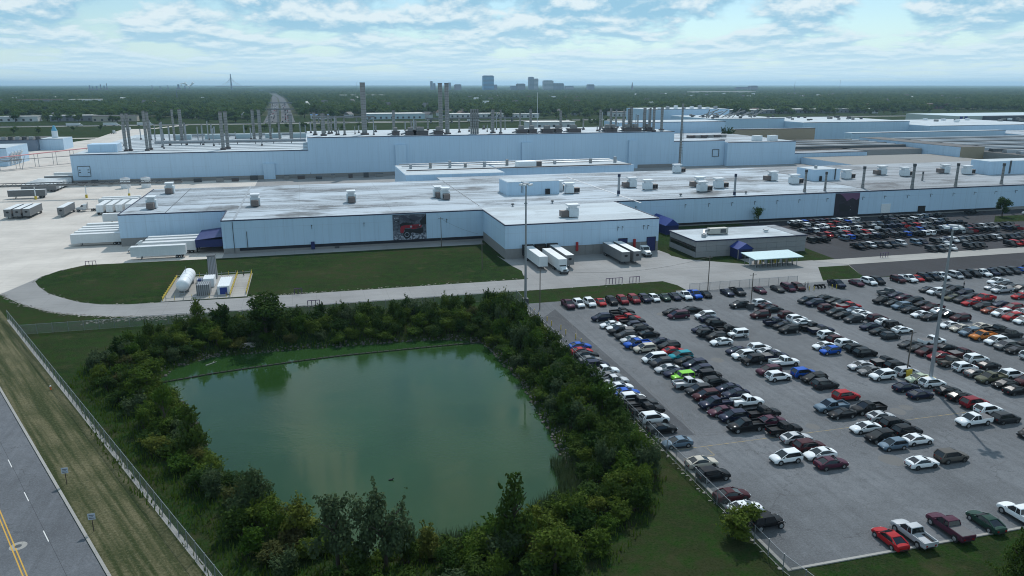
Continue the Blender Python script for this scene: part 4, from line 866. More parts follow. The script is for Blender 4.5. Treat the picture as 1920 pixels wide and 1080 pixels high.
CARS = '''T|59.7 170.6 p plum d;62.5 170.6 u white d;65.4 170.6 u white d;68.2 170.6 s red d;71.2 170.6 u black d;74.1 170.6 u crimson d;77.2 170.6 u crimson d;80.1 170.6 u navy d;82.7 170.6 h white d;85.6 170.6 s green d;88.4 170.6 s navy d;91.2 170.6 p white d;94.0 170.6 p blue d;97.1 170.6 s black d;103.4 170.6 s navy d;106.4 170.6 p charcoal d;112.9 170.6 s plum d;118.3 170.6 s charcoal d;121.5 170.6 v plum d;124.5 170.6 u maroon d;136.5 170.6 p navy d;142.8 170.6 s plum d;146.8 170.6 u white d;149.5 170.6 u black d;156.3 170.6 u maroon d;159.6 170.6 p white d;162.5 170.6 s red d;165.1 170.6 u black d;168.0 170.6 u black d;170.7 170.6 p white d;175.6 170.6 v silver d;178.7 170.6 u black d;182.0 170.6 u black d;184.9 170.6 p white d;187.8 170.6 p navy d;190.4 170.6 u black d;193.1 170.6 u charcoal d;196.1 170.6 u charcoal d;199.2 170.6 s blue d;202.3 170.6 u black d;
B|64.3 66.0 s red u;67.6 66.0 p silver u;72.9 66.0 p plum u;78.4 66.0 s green u;83.8 66.0 p white u;
0|52.0 72.8 j black r;51.2 76.4 s white r;51.2 79.7 s maroon r;51.6 85.2 u black r;51.8 88.9 s beige r;51.3 95.5 s steel l;51.2 100.6 s black r;51.6 104.2 u white r;51.9 107.5 p black r;51.9 110.2 p charcoal r;51.6 112.8 u white r;51.5 115.4 s blue r;51.4 118.0 s white r;51.3 120.8 p silver r;51.7 123.5 s gray r;51.5 125.9 p white r;51.4 129.4 u navy r;51.2 132.6 s gray r;51.5 135.4 s black r;51.3 137.8 s red r;52.0 140.8 s blue r;
1|64.3 87.0 u white l;64.3 97.8 p black l;64.3 101.5 u navy l;63.6 104.0 s plum l;64.1 106.8 p navy l;64.3 110.4 u maroon l;64.3 113.0 u charcoal l;64.0 116.2 p silver r;64.3 119.3 j lime l;64.2 121.8 s navy l;63.6 124.2 s silver l;64.0 127.3 u charcoal l;63.8 130.0 v white l;64.3 135.8 u beige l;63.9 138.7 p blue l;63.9 141.8 s silver l;63.9 144.6 u charcoal l;64.1 147.8 p black l;64.2 150.3 s white l;63.6 152.7 s white l;63.6 158.1 u navy l;
2|69.6 83.9 s plum r;69.8 86.7 s white l;69.8 89.2 u maroon r;69.6 92.2 s silver r;69.5 95.2 p black r;69.5 98.6 s plum r;69.8 101.4 p black r;69.8 106.3 p white r;69.8 110.0 s navy l;69.8 112.6 s navy l;69.2 115.8 u black r;69.8 118.8 j black r;69.4 121.8 u navy l;69.8 124.8 u navy l;69.2 127.2 s black l;69.2 129.7 u teal l;69.4 133.0 s red r;69.7 135.9 u black l;69.2 139.0 s navy l;69.2 144.4 s black r;69.2 147.8 u black r;69.3 150.5 u navy r;69.2 153.3 p black r;69.2 155.7 p red r;69.2 158.2 p black r;69.8 160.7 p black r;
3|82.3 80.7 s white r;82.3 86.5 h steel l;82.3 89.2 u black l;82.3 92.5 s white l;82.3 98.1 s black l;82.3 100.8 p steel l;81.8 115.2 u white r;81.7 118.2 u plum l;81.7 123.9 j black l;81.7 127.1 u white l;82.0 129.9 s navy l;81.7 135.7 s white l;82.3 138.9 u black l;81.7 141.4 u black r;82.0 144.4 s navy l;81.7 155.3 v plum l;81.7 158.3 s black l;
4|87.8 81.1 u taupe r;87.2 87.0 s white r;87.8 89.8 u black r;87.8 92.4 u black r;87.8 95.6 s silver r;87.7 98.5 p black l;87.8 104.1 u red r;87.7 109.6 u charcoal r;87.5 112.6 u black l;87.4 115.4 u blue r;87.2 121.4 p white r;87.2 124.9 p navy r;87.8 127.6 s silver r;87.3 130.1 u white r;87.5 139.0 j white l;87.2 142.5 p black r;87.2 147.6 u black r;87.4 151.0 s navy r;87.6 153.4 u white l;87.2 158.6 s black r;
5|100.9 90.2 p white l;100.9 101.5 s navy r;100.9 104.9 s navy r;100.7 110.6 u white l;100.3 113.3 s gray l;100.3 116.1 s silver l;100.2 125.0 h blue l;100.9 128.0 s white l;100.3 139.1 u black l;100.9 142.2 s black l;100.6 144.6 p navy r;100.4 150.6 u maroon l;100.2 159.4 u charcoal l;
6|106.2 84.3 s black l;106.8 89.7 u charcoal r;106.9 93.1 u white r;106.9 95.9 u crimson r;106.9 99.0 s black r;106.9 101.7 s black r;106.9 105.2 u white r;106.2 107.8 s mint l;106.5 110.9 u silver r;106.9 114.0 u black r;106.2 116.4 p black r;106.2 122.0 u black r;106.2 124.5 u black r;106.3 127.8 u white r;106.2 130.4 u maroon r;106.3 133.6 u white r;106.8 136.8 p navy r;106.3 139.3 p black r;106.7 143.1 s white r;106.8 145.6 u white r;106.6 148.6 u maroon r;106.3 154.0 s black r;106.4 156.6 s maroon r;106.4 159.4 u white r;
7|118.8 98.7 s black r;119.3 101.6 s black l;119.0 104.3 p olive l;118.8 107.3 s gray r;119.0 110.1 u white r;118.7 113.2 p taupe r;119.2 116.7 s crimson l;118.7 119.2 u maroon l;118.8 121.7 s black l;118.7 124.1 s charcoal l;119.0 129.9 h charcoal r;118.9 133.1 s black l;119.3 136.5 s navy l;119.3 142.1 u charcoal l;119.0 145.4 s black l;118.9 147.8 u charcoal l;119.3 151.2 u maroon r;119.1 155.9 u navy l;118.7 158.5 u charcoal l;
8|124.5 101.6 u maroon l;124.5 104.8 u white r;124.5 110.0 s black r;124.9 113.3 u white r;124.5 116.3 p maroon r;124.8 120.7 s black r;124.8 124.5 p white r;124.5 132.7 s white r;124.6 135.6 j black r;125.1 138.7 s white r;125.1 141.2 u maroon r;125.1 143.6 s white r;124.7 146.1 s white r;124.5 148.5 s steel l;125.1 151.0 p red r;125.1 153.9 u charcoal l;125.0 156.4 s black l;125.1 159.6 s black r;
9|137.2 112.0 u white r;137.3 115.7 s black l;137.2 118.2 u gray l;137.8 121.1 u white l;137.8 124.4 p orange l;137.2 127.2 u steel l;137.8 130.4 s beige l;137.2 132.9 s white l;137.8 139.0 s black l;137.3 141.4 s white l;137.8 145.2 s black l;137.8 148.2 u steel l;137.8 151.0 s black l;137.2 153.5 p black l;
10|143.8 118.8 s black l;144.5 123.9 p charcoal r;144.5 126.9 p black r;143.8 130.2 s beige r;143.8 136.5 u maroon l;143.8 139.9 s black r;144.0 142.4 s white r;144.0 145.0 p maroon l;144.5 148.6 s black l;144.0 151.1 u black l;144.5 154.8 s plum l;144.2 157.2 s navy l;143.8 159.7 p gray r;
11|156.1 131.0 u white l;156.2 134.0 u red l;156.3 137.1 u white l;156.1 139.9 s rust l;156.6 142.9 u black l;156.8 146.4 s red l;156.7 148.9 u charcoal l;156.1 151.3 s olive l;156.8 153.8 p charcoal l;156.4 157.1 u white l;156.1 159.6 s charcoal l;
12|162.2 137.0 s silver l;162.8 140.1 u crimson l;162.9 143.3 s navy l;162.9 148.5 p red l;162.4 151.4 s black l;162.5 154.2 u navy l;162.6 157.5 u black l;162.9 160.0 s black l;
13|174.0 148.1 s red l;174.2 153.9 p silver l;174.7 157.2 s silver l;
14|180.1 151.4 s gray l;180.2 153.8 u charcoal l;180.8 156.3 s gray l;180.8 158.7 s black l;180.6 161.2 p white l;'''
CW = dict(navy='dark navy', crimson='deep red', plum='plum', taupe='grey-brown', mint='pale green', steel='blue-grey', charcoal='charcoal', rust='rust-red', silver='silver', lime='lime green')
ROWN = {'T': 'the long row beside the service road', 'B': 'the short row along the near kerb', '0': 'the row along the pond fence'}
pair = {}
for i in range(1, 15): pair[str(i)] = nth(i + 1)
rc = random.Random(31)
for line in CARS.splitlines():
    key, body = line.split('|'); items = [c.split() for c in body.strip(';').split(';')]
    items = [(float(a), float(b), k, c, f) for a, b, k, c, f in items]
    across = key in 'TB'; items.sort(key=lambda r: r[0] if across else r[1])
    for i, (x, y, k, c, f) in enumerate(items):
        ang = {'r': 0, 'l': math.pi, 'u': math.pi / 2, 'd': -math.pi / 2}[f] + rc.gauss(0, .012)
        noun = SPEC[k]['noun']; cn = CW.get(c, c)
        if across: lab = '%s %s, %s from left in %s' % (cn, noun, nth(i + 1), ROWN[key])
        elif key == '0': lab = '%s %s, %s from the near end of %s' % (cn, noun, nth(i + 1), ROWN[key])
        else: lab = '%s %s, %s from near end in the %s row from pond fence' % (cn, noun, nth(i + 1), pair[key])
        make_car(k, c, x, y, ang, lab, 2 if y < 118 else 1, 'vehicles parked in the worn lot', rc)
# new vehicles packed in the dark lot
JC = ['black'] * 13 + ['charcoal'] * 6 + ['white'] * 5 + ['silver'] * 3 + ['navy'] * 3 + ['gray'] * 3 + ['red', 'crimson', 'blue', 'blue', 'maroon', 'steel', 'plum']
JR = [('front row by the path', 201.2, [(196, 206), (211, 218.5), (228, 236)], 1), ('second row from the path', 211.3, [(173, 189.5), (193.2, 194), (199, 262)], 1), ('third row from the path', 225, [(167, 173), (180.5, 259)], -1),
      ('fourth row from the path', 230.3, [(176, 260)], 1), ('fifth row from the path', 239.6, [(174, 247)], -1), ('sixth row from the path', 244.6, [(180, 246)], 1), ('row before the wall row', 250.6, [(178, 206), (222, 236)], -1), ('wall row', 256.0, [(181, 211), (224, 251)], -1)]
rj = random.Random(77)
for rn, y, segs, fd in JR:
    i = 0
    for a, b in segs:
        x = a
        while x <= b:
            i += 1
            if rj.random() > .05:
                k = 'j' if rj.random() < .8 else 'p'; c = rj.choice(JC)
                make_car(k, c, x, y + rj.gauss(0, .15), -math.pi / 2 * fd + rj.gauss(0, .015), '%s %s, %s from left in the %s' % (CW.get(c, c), SPEC[k]['noun'], nth(i), rn), 0, 'new vehicles in the shipping lot', rj)
            x += 2.62
make_car('p', 'black', 270, 259, 0, 'black pickup parked alone at the wall near the round tree', 0, 'new vehicles in the shipping lot', rj)
make_car('s', 'white', 292, 252, 0, 'white sedan past the round tree by the wall', 0, 'new vehicles in the shipping lot', rj)

# trailers and trucks
TRW = plain('trailer_white', (.62, .65, .66), .45, 0, .08, .6); TRG = plain('trailer_grey', (.17, .175, .18), .5); TRR = plain('trailer_roof', (.66, .68, .69), .5, 0, .15, .4)
def axle_wheels(t, xs, w=1.22, r=.5):
    for x in xs:
        for s in (-1, 1): link('wheel', WHEEL, None, t, (x, s * (w - .18), r))
wm = MB().cyl((0, -.2, 0), (0, .2, 0), .5, None, 14); k0 = len(wm.f); wm.cyl((0, -.21, 0), (0, .21, 0), .26, None, 10)
WHEEL = wm.mesh('wheel'); WHEEL.materials.append(TYRE); WHEEL.materials.append(RIM)
for p in WHEEL.polygons: p.material_index = 1 if p.index >= k0 else 0
def trailer(x, y, ang, label, mat=TRW, emblem=False, gear=True, Ln=16.0):
    # origin under the rear doors; the nose points along local +x
    t = thing('box_trailer', label, 'trailer', (x, y, .03), ang, 'semi-trailers')
    b = MB().box(0, Ln, -1.3, 1.3, 1.12, 4.06).build('body', mat, t, True)
    MB().box(.05, Ln - .05, -1.25, 1.25, 4.065, 4.1).build('roof', TRR, t, True)
    rb = MB()
    for k in range(1, 16):
        for s in (-1, 1): rb.box(k * Ln / 16 - .03, k * Ln / 16 + .03, s * 1.315 - .012, s * 1.315 + .012, 1.2, 4.0)
    for s in (-1, 1): rb.box(0, Ln, s * 1.32 - .014, s * 1.32 + .014, 1.06, 1.22); rb.box(0, Ln, s * 1.32 - .014, s * 1.32 + .014, 3.96, 4.07)
    rb.build('side_posts', TRR if mat is TRW else TRG, b, True)
    for s in (-1, 1): MB().box(-.06, -.005, s * .64 - .6, s * .64 + .6, 1.25, 3.95).build('rear_door', WHITEM if mat is TRW else GALV, t, True)
    MB().box(.8, Ln - 1, -.5, .5, .92, 1.11).build('chassis', DKGREY, t, True)
    axle_wheels(t, (1.4, 2.65))
    if gear: MB().box(Ln - 3.0, Ln - 2.8, -.95, -.8, 0, 1.1).box(Ln - 3.0, Ln - 2.8, .8, .95, 0, 1.1).build('landing_gear', DKGREY, t, True)
    if emblem:
        e = MB().add([(Ln + .02, .55 * math.cos(a), 2.9 + .38 * math.sin(a)) for a in [2 * math.pi * k / 14 for k in range(14)]] + [(Ln + .006, .55 * math.cos(a), 2.9 + .38 * math.sin(a)) for a in [2 * math.pi * k / 14 for k in range(14)]], [tuple(range(14)), tuple(range(27, 13, -1))] + [(i, (i + 1) % 14, 14 + (i + 1) % 14, 14 + i) for i in range(14)])
        e.build('emblem', RUBBER, t, True)
    return t
PI = math.pi
def tractor(x, y, ang, label, day=False):
    t = thing('truck_tractor', label, 'truck', (x, y, .03), ang, 'truck tractors')
    w = 1.2
    MB().loft([[(2.2, -1.05, .9), (2.2, 1.05, .9), (2.2, 1.0, 1.95), (2.2, -1.0, 1.95)], [(3.6, -1.0, .8), (3.6, 1.0, .8), (3.6, .85, 1.75), (3.6, -.85, 1.75)], [(4.0, -.9, .75), (4.0, .9, .75), (4.0, .7, 1.5), (4.0, -.7, 1.5)]]).build('hood', TRW, t, True, True)
    c = MB().loft([[(-.2, -w, .9), (2.2, -w, .9), (2.2, w, .9), (-.2, w, .9)], [(-.2, -w, 2.1), (2.2, -w, 2.0), (2.2, w, 2.0), (-.2, w, 2.1)], [(-.2, -w, 3.0), (1.6, -w * .95, 2.9), (1.6, w * .95, 2.9), (-.2, w, 3.0)], [(-.2, -w * .9, 3.8 if not day else 3.1), (.7, -w * .8, 3.6 if not day else 3.1), (.7, w * .8, 3.6 if not day else 3.1), (-.2, w * .9, 3.8 if not day else 3.1)]]).build('cab', TRW, t, True)
    MB().add([(2.22, -1.05, 2.05), (2.22, 1.05, 2.05), (1.64, .98, 2.85), (1.64, -.98, 2.85)], [(0, 1, 2, 3)]).build('windscreen', GLASS, c, True)
    for s in (-1, 1): MB().add([(.9, s * 1.215, 2.1), (2.0, s * 1.215, 2.1), (1.6, s * 1.17, 2.75), (.9, s * 1.19, 2.75)], [(0, 1, 2, 3)]).build('side_window', GLASS, c, True)
    MB().box(-4.4, 2.0, -.45, .45, .7, .98).build('frame', DKGREY, t, True); MB().box(4.0, 4.12, -1.1, 1.1, .45, .85).build('bumper', DKGREY, t, True)
    MB().box(4.01, 4.04, -.5, .5, .95, 1.5).build('grille', DKGREY, t, True)
    for s in (-1, 1):
        MB().cyl((.2, s * .95, .75), (1.7, s * .95, .75), .33, None, 10).build('fuel_tank', GALV, t, True); MB().box(3.7, 3.98, s * .95 - .2, s * .95 + .2, 1.0, 1.3).build('headlight', HLAMP, t, True)
        MB().cyl((-.4, s * 1.0, 1), (-.4, s * 1.0, 3.9), .09, None, 6).build('exhaust', GALV, t, True)
    axle_wheels(t, (3.1, -2.5, -3.8))
    return t
# docked at the front building
trailer(65.2, 224.8, -PI / 2, 'white trailer backed into the leftmost dock door')
trailer(69.6, 220.2, -PI / 2, 'white trailer hitched to the white truck at the docks', gear=False)
tractor(69.6, 220.2 - 16 - 1.2 + 3.2, -PI / 2, 'white sleeper truck pulling away from the docks')
trailer(73.4, 224.8, -PI / 2, 'grey trailer in the dock door behind the white truck', TRG, True)
trailer(91.2, 224.6, -PI / 2, 'left one of two grey trailers parked side by side', TRG, True)
trailer(95.0, 224.8, -PI / 2, 'right one of two grey trailers parked side by side', TRG, True)
tractor(102.6, 221.0, -PI / 2, 'stubby yard tractor next to the grey trailers', True)
# left end of the plant
trailer(-39, 255.6, PI, 'white trailer parked alone in front of the blue canopy')
for i, y in enumerate((262, 267, 272)): trailer(-36.7, y, PI, 'white trailer backed under the blue canopy, %s from front' % nth(i + 1))
tractor(-53.9, 267, PI, 'white truck with its trailer under the blue canopy')
for i, y in enumerate((283, 288.2, 293, 297.6, 304, 327)): trailer(-62.7, y, PI, 'white trailer backed against the left end wall, %s from front' % nth(i + 1))
for i, x in enumerate((-85.3, -81.6, -77.9, -74.2)): trailer(x, 350.5, PI / 2, 'white trailer facing away, %s from left in the row of four' % nth(i + 1))
for i, x in enumerate((-118.6, -115.2, -111.8)): trailer(x, 364, -PI / 2, 'grey-nosed trailer, %s from left in the row of three' % nth(i + 1), TRG, True)
trailer(-99.2, 364, -PI / 2, 'single grey-nosed trailer parked alone in the yard', TRG, True)
tr_ = trailer(-74, 377, PI, 'white trailer with red lettering on its side')
trailer(-74, 371, PI, 'plain white trailer just in front of the lettered one')
fc = bpy.data.curves.new('lettering', 'FONT'); fc.body = 'Ryder'; fc.size = 1.5; fc.extrude = .004
fo = bpy.data.objects.new('lettering_curve', fc); fm = bpy.data.meshes.new_from_object(fo); bpy.data.objects.remove(fo)
fo = link('lettering', fm, REDP, tr_, (13.2, 1.345, 2.3)); fo.rotation_euler = (R(90), 0, PI)
tractor(-93.5, 363.5, PI, 'white yard truck standing beside the row of four trailers', True)
trailer(-123, 413.5, PI, 'long grey trailer by the yellow-footed pipe bridge', TRG)
for i, y in enumerate((436, 441, 446, 451, 456, 461.5, 474, 491)): trailer(-124.3, y, PI, 'trailer with pale roof at the far end wall, %s from front' % nth(i + 1), TRG if i in (0, 6) else TRW)

# ---------------------------------------------------------------- lamp masts, poles, signs, barriers
def mast(x, y, h, label, base=True, high=True):
    t = thing('light_mast' if high else 'utility_pole', label, 'lamp post' if high else 'pole', (x, y, .03))
    MB().cyl((0, 0, 0), (0, 0, h), .34 if high else .13, .16 if high else .10, 12).build('pole', GALV if high else plain('wood_pole', (.12, .10, .085), .9), t, True, True)
    if base: MB().cyl((0, 0, 0), (0, 0, 1.5), .95, .9, 4).build('base', YEL if base == 'y' else DKGREY, t, True)
    if high:
        MB().cyl((0, 0, h - .1), (0, 0, h + .25), 1.0, .8, 10).build('lamp_ring', GALV, t, True)
        for k in range(6):
            a = k * PI / 3; MB().box(math.cos(a) * 1.3 - .35, math.cos(a) * 1.3 + .35, math.sin(a) * 1.3 - .3, math.sin(a) * 1.3 + .3, h - .35, h + .05).build('floodlight', WHITEM, t, True)
    else: MB().bar((-.9, 0, h - .5), (.9, 0, h - .5), .1).build('crossarm', DKGREY, t, True)
    return t
mast(50.3, 175.9, 29.9, 'tall grey light mast at the far corner of the pond fence', True)
mast(107, 105.9, 29.3, 'tall light mast with yellow base among the parked cars', 'y')
mast(106, 110.5, 9.1, 'slim pole with yellow base beside the tall light mast', 'y', False)
mast(102, 157.3, 9.1, 'wooden pole on dark base in the upper parking lot', True, False); mast(100.6, 175.7, 9.5, 'pole at the lot edge in line with the fence', False, False)
mast(52.4, 170.5, 10.3, 'pole at the corner of the lot next to the light mast', False, False); mast(42, 250.6, 10, 'pole against the front wall right of the mural', False, False); mast(48, 214.7, 8.1, 'thin dark pole standing on the lawn', False, False)
def wire(name, label, p0, p1, sag):
    mb = MB(); pts = [Vector(p0).lerp(Vector(p1), k / 12) - Vector((0, 0, sag * 4 * (k / 12) * (1 - k / 12))) for k in range(13)]
    for a, b in zip(pts, pts[1:]): mb.cyl(a, b, .03, None, 4, False)
    return tag(mb.build(name, DKGREY), label, 'wire')
wire('power_line', 'sagging wire across the dock apron toward the office', (52.4, 170.5, 10), (100.6, 175.7, 9.2), 2.2)
wire('power_line', 'wire from the wall pole down to the lawn', (42, 250.6, 9.5), (56, 256.8, 2.5), .6)
for i, (x, y) in enumerate(((-34.8, 106.7), (-28.3, 93.1))):
    t = thing('road_sign', 'small square road sign, %s one along the verge' % ('far' if i == 0 else 'near'), 'sign', (x, y, 0))
    MB().box(-.04, .04, -.03, .03, 0, 2.3).build('post', plain('rusty_post', (.05, .035, .03), .8), t, True); MB().box(-.42, .42, -.05, -.035, 1.65, 2.5).build('plate', plain('sign_plate', (.42, .46, .52), .5), t, True)
    for k in range(3): MB().box(-.3, .3 - .15 * (k % 2), -.056, -.051, 1.8 + k * .2, 1.88 + k * .2).build('print', DKGREY, t, True)
t = thing('fire_hydrant', 'small orange marker by the roadside fence', 'hydrant', (-47.2, 144.6, 0)); MB().cyl((0, 0, 0), (0, 0, .7), .16, .13, 8).build('body', plain('orange_paint', (.6, .16, .04), .5), t, True); MB().cyl((0, 0, .7), (0, 0, .85), .18, .05, 8).build('cap', WHITEM, t, True)
def barrier(x, y, n, label, ang=0.0):
    t = thing('pipe_barrier', label, 'barrier', (x, y, .03), ang, 'purple pipe barriers'); PM = plain('purple_pipe', (.06, .03, .09), .6)
    for k in range(n): MB().cyl((k * .95, 0, 0), (k * .95, 0, 1.6), .09, None, 6).build('post', PM, t, True)
    MB().bar((0, 0, 1.55), ((n - 1) * .95, 0, 1.55), .14).build('top_rail', PM, t, True)
barrier(-2.2, 187.2, 4, 'purple pipe barrier on the pond side of the service road'); barrier(-5.5, 199.9, 3, 'purple pipe barrier at the lawn edge'); barrier(77, 189, 6, 'longer purple pipe barrier on the grass strip'); barrier(84, 189, 4, 'shorter purple pipe barrier on the grass strip')
barrier(173, 197.5, 4, 'purple pipe barrier beside the shipping lot path'); barrier(-66.5, 249, 4, 'purple pipe barrier at the tip of the lawn')
PMB = MB().cyl((0, 0, 0), (0, 0, 1.1), .1, None, 8).mesh('bollard')
for i in range(9):
    o = link('bollard', PMB, YEL, None, (49.0 + .55 * (i % 2) + .55 * i, 171 - 3.4 * i, .03)); tag(o, 'yellow bollard, %s from the corner light mast' % nth(i + 1), 'bollard', 'yellow bollards')
for i, (x, y) in enumerate(((126.8, 169), (128, 168.6), (134, 169.2), (135, 168.7))): tag(link('bollard', PMB, YEL, None, (x, y, .03)), 'yellow bollard near the motorcycles, %s from left' % nth(i + 1), 'bollard', 'yellow bollards')
CBM = MB().box(-.15, .15, -1.2, 1.2, 0, .18).loft([[(-.12, -1.2, .18), (.12, -1.2, .18), (.12, 1.2, .18), (-.12, 1.2, .18)], [(-.08, -1.15, .3), (.08, -1.15, .3), (.08, 1.15, .3), (-.08, 1.15, .3)]]).mesh('wheel_stop')
for i in range(8): tag(link('wheel_stop', CBM, KERB, None, (49.2 + .25 * i, 168 - 2.7 * i, .03)), 'concrete wheel stop, %s from the corner light mast' % nth(i + 1), 'wheel stop', 'wheel stops')
for i, x in enumerate((130.2, 131.2, 132.2)):
    t = thing('motorcycle', 'dark motorcycle by the lot gate, %s from left' % nth(i + 1), 'motorcycle', (x, 170.6, .03), -1.4, 'motorcycles')
    for wx in (-.7, .7): MB().cyl((wx, -.07, .32), (wx, .07, .32), .32, None, 12).build('wheel', TYRE, t, True)
    MB().loft([[(-.8, -.12, .6), (-.8, .12, .6), (-.8, .12, .8), (-.8, -.12, .8)], [(0, -.17, .45), (0, .17, .45), (0, .17, .95), (0, -.17, .95)], [(.5, -.1, .6), (.5, .1, .6), (.5, .1, .95), (.5, -.1, .95)]]).build('body', paint('black'), t, True); MB().bar((.5, -.38, 1.08), (.5, .38, 1.08), .06).bar((.7, 0, .35), (.48, 0, 1.05), .07).build('handlebar', DKGREY, t, True)
def person(x, y, ang, label, shirt, pants):
    t = thing('person', label, 'person', (x, y, .03), ang)
    me = bpy.data.meshes.new('body')
    v = [(0, 0, .98), (0, 0, 1.2), (.02, 0, 1.42), (.04, 0, 1.52), (.05, 0, 1.64), (.05, 0, 1.74), (0, .2, 1.40), (.05, .25, 1.14), (.18, .22, .95), (0, -.2, 1.40), (-.03, -.25, 1.14), (.08, -.24, .92), (.02, .1, .90), (.12, .11, .50), (.02, .11, .08), (.16, .11, .04), (-.02, -.1, .90), (-.1, -.11, .50), (-.22, -.11, .08), (-.08, -.11, .04)]
    e = [(0, 1), (1, 2), (2, 3), (3, 4), (4, 5), (2, 6), (6, 7), (7, 8), (2, 9), (9, 10), (10, 11), (0, 12), (12, 13), (13, 14), (14, 15), (0, 16), (16, 17), (17, 18), (18, 19)]
    r = [.15, .14, .15, .06, .10, .09, .07, .05, .035, .07, .05, .035, .10, .065, .045, .035, .10, .065, .045, .035]
    me.from_pydata(v, e, []); o = link('body', me, None, t)
    md = o.modifiers.new('skin', 'SKIN')
    for i, k in enumerate(me.skin_vertices[0].data): k.radius = (r[i], r[i]); k.use_root = (i == 0)
    o.modifiers.new('sub', 'SUBSURF').levels = 1; o.modifiers['sub'].render_levels = 1
    me.materials.append(M('clothes_' + shirt + pants, lambda t_: t_.color(t_.mix(t_.math('GREATER_THAN', t_.sep(t_.obj(), 2), 1.50), t_.mix(t_.math('GREATER_THAN', t_.sep(t_.obj(), 2), .97), CARCOL[pants], CARCOL[shirt]), (.35, .2, .14)))))
    MB().cyl((.03, 0, 1.70), (.03, 0, 1.80), .11, .06, 10).build('hair', RUBBER, t, True)
person(134.6, 171.5, .4, 'person in dark clothes walking by the navy pickup', 'black', 'charcoal'); person(126.6, 170.6, 2.5, 'person in dark clothes beside the maroon SUV, left one', 'black', 'navy'); person(127.7, 170.9, 2.8, 'person in dark clothes beside the maroon SUV, right one', 'charcoal', 'black')
person(168.5, 160.4, 3.0, 'person in dark clothes standing by the silver sedan', 'black', 'navy')

# gate shelter with turnstiles
t = thing('gate_shelter', 'pale metal roofed turnstile shelter at the lot gate', 'shelter', (134, 198, .03))
MB().add([(-8, -4, 2.7), (8.5, -4, 2.7), (8.5, 4, 3.2), (-8, 4, 3.2), (-8, -4, 2.9), (8.5, -4, 2.9), (8.5, 4, 3.4), (-8, 4, 3.4)], [(3, 2, 1, 0), (4, 5, 6, 7), (0, 1, 5, 4), (1, 2, 6, 5), (2, 3, 7, 6), (3, 0, 4, 7)]).build('roof', plain('pale_roof_metal', (.42, .58, .60), .5), t, True)
for k in range(9):
    for yy in (-3, 3): MB().box(-7 + k * 1.75 - .07, -7 + k * 1.75 + .07, yy - .07, yy + .07, 0, 2.75).build('post', GALV, t, True)
for k in range(8): MB().cyl((-6.1 + k * 1.75, -2.2, 0), (-6.1 + k * 1.75, -2.2, 2.2), .12, None, 6).build('turnstile', DKGREY, t, True)
for k in range(8): MB().box(-6.5 + k * 1.75, -5.7 + k * 1.75, 1.2, 1.4, .1, 2.1).build('sign_panel', (WHITEM, TAN, YEL)[k % 3], t, True)

# ---------------------------------------------------------------- chain-link fences
def fence(name, label, pts, h, step=3.0):
    x0, y0 = pts[0]; t = thing(name, label, 'fence', (x0, y0, 0)); posts = []
    pm = MB().cyl((0, 0, 0), (0, 0, h + .1), .055, None, 6).mesh('post'); mesh = MB(); rail = MB()
    for (ax, ay), (bx, by) in zip(pts, pts[1:]):
        Ln = math.hypot(bx - ax, by - ay); n = max(1, round(Ln / step))
        for k in range(n): link('post', pm, GALV, t, (ax + (bx - ax) * k / n - x0, ay + (by - ay) * k / n - y0, 0))
        mesh.add([(ax, ay, .05), (bx, by, .05), (bx, by, h), (ax, ay, h)], [(0, 1, 2, 3)]); rail.cyl((ax, ay, h), (bx, by, h), .035, None, 5).cyl((ax, ay, .1), (bx, by, .1), .015, None, 4)
    link('post', pm, GALV, t, (pts[-1][0] - x0, pts[-1][1] - y0, 0)); mesh.build('chain_link', CHAIN, t); rail.build('rail', GALV, t)
fence('chain_link_fence', 'long chain-link fence between the road verge and the pond', [rp(23.25, -205), rp(23.25, 110)], 2.3)
fence('chain_link_fence', 'chain-link fence crossing the grass below the service road', [(-63, 181), (-38, 180.8)], 2.2); fence('chain_link_fence', 'chain-link fence behind the far bank shrubs', [(-29, 180.8), (49.4, 181), (49.4, 176)], 2.2)
fence('chain_link_gate', 'wider gate of posts in the far grass fence', [(-38, 180.8), (-33, 180.8), (-29, 180.8)], 2.4, 4)
fence('chain_link_fence', 'chain-link fence along the pond side of the parking lot', [(48.7, 172), (48.7, 120), (48.7, 64.4), (49.8, 58)], 2.2)
fence('chain_link_fence', 'chain-link fence along the concrete beyond the top parking row', [(95.4, 176), (128, 176)], 2.2); 

# ---------------------------------------------------------------- gas pad on the lawn
pad = struct('gas_pad', MB().box(-38, -17.4, 201, 226.5, .02, .14), KERB)
tk = thing('gas_tank', 'white horizontal gas tank with domed ends on the fenced pad', 'tank', (-33.5, 214, .14))
prof = [(-7.6, .05), (-7.45, .9), (-7.0, 1.45), (-6.4, 1.65), (6.4, 1.65), (7.0, 1.45), (7.45, .9), (7.6, .05)]
MB().loft([[(r * math.cos(a), y, 2.3 + r * math.sin(a)) for a in [2 * PI * k / 24 for k in range(24)]] for y, r in prof]).build('vessel', WHITEM, tk, True, True)
for y in (-4.6, 4.6): MB().box(-1.2, 1.2, y - .25, y + .25, 0, 1.2).build('saddle', GALV, tk, True)
for y in (-3, 0, 3): MB().loft([[(1.67 * math.cos(a), y - .05, 2.3 + 1.67 * math.sin(a)) for a in [2 * PI * k / 24 for k in range(24)]], [(1.67 * math.cos(a), y + .05, 2.3 + 1.67 * math.sin(a)) for a in [2 * PI * k / 24 for k in range(24)]]]).build('band', GALV, tk, True)
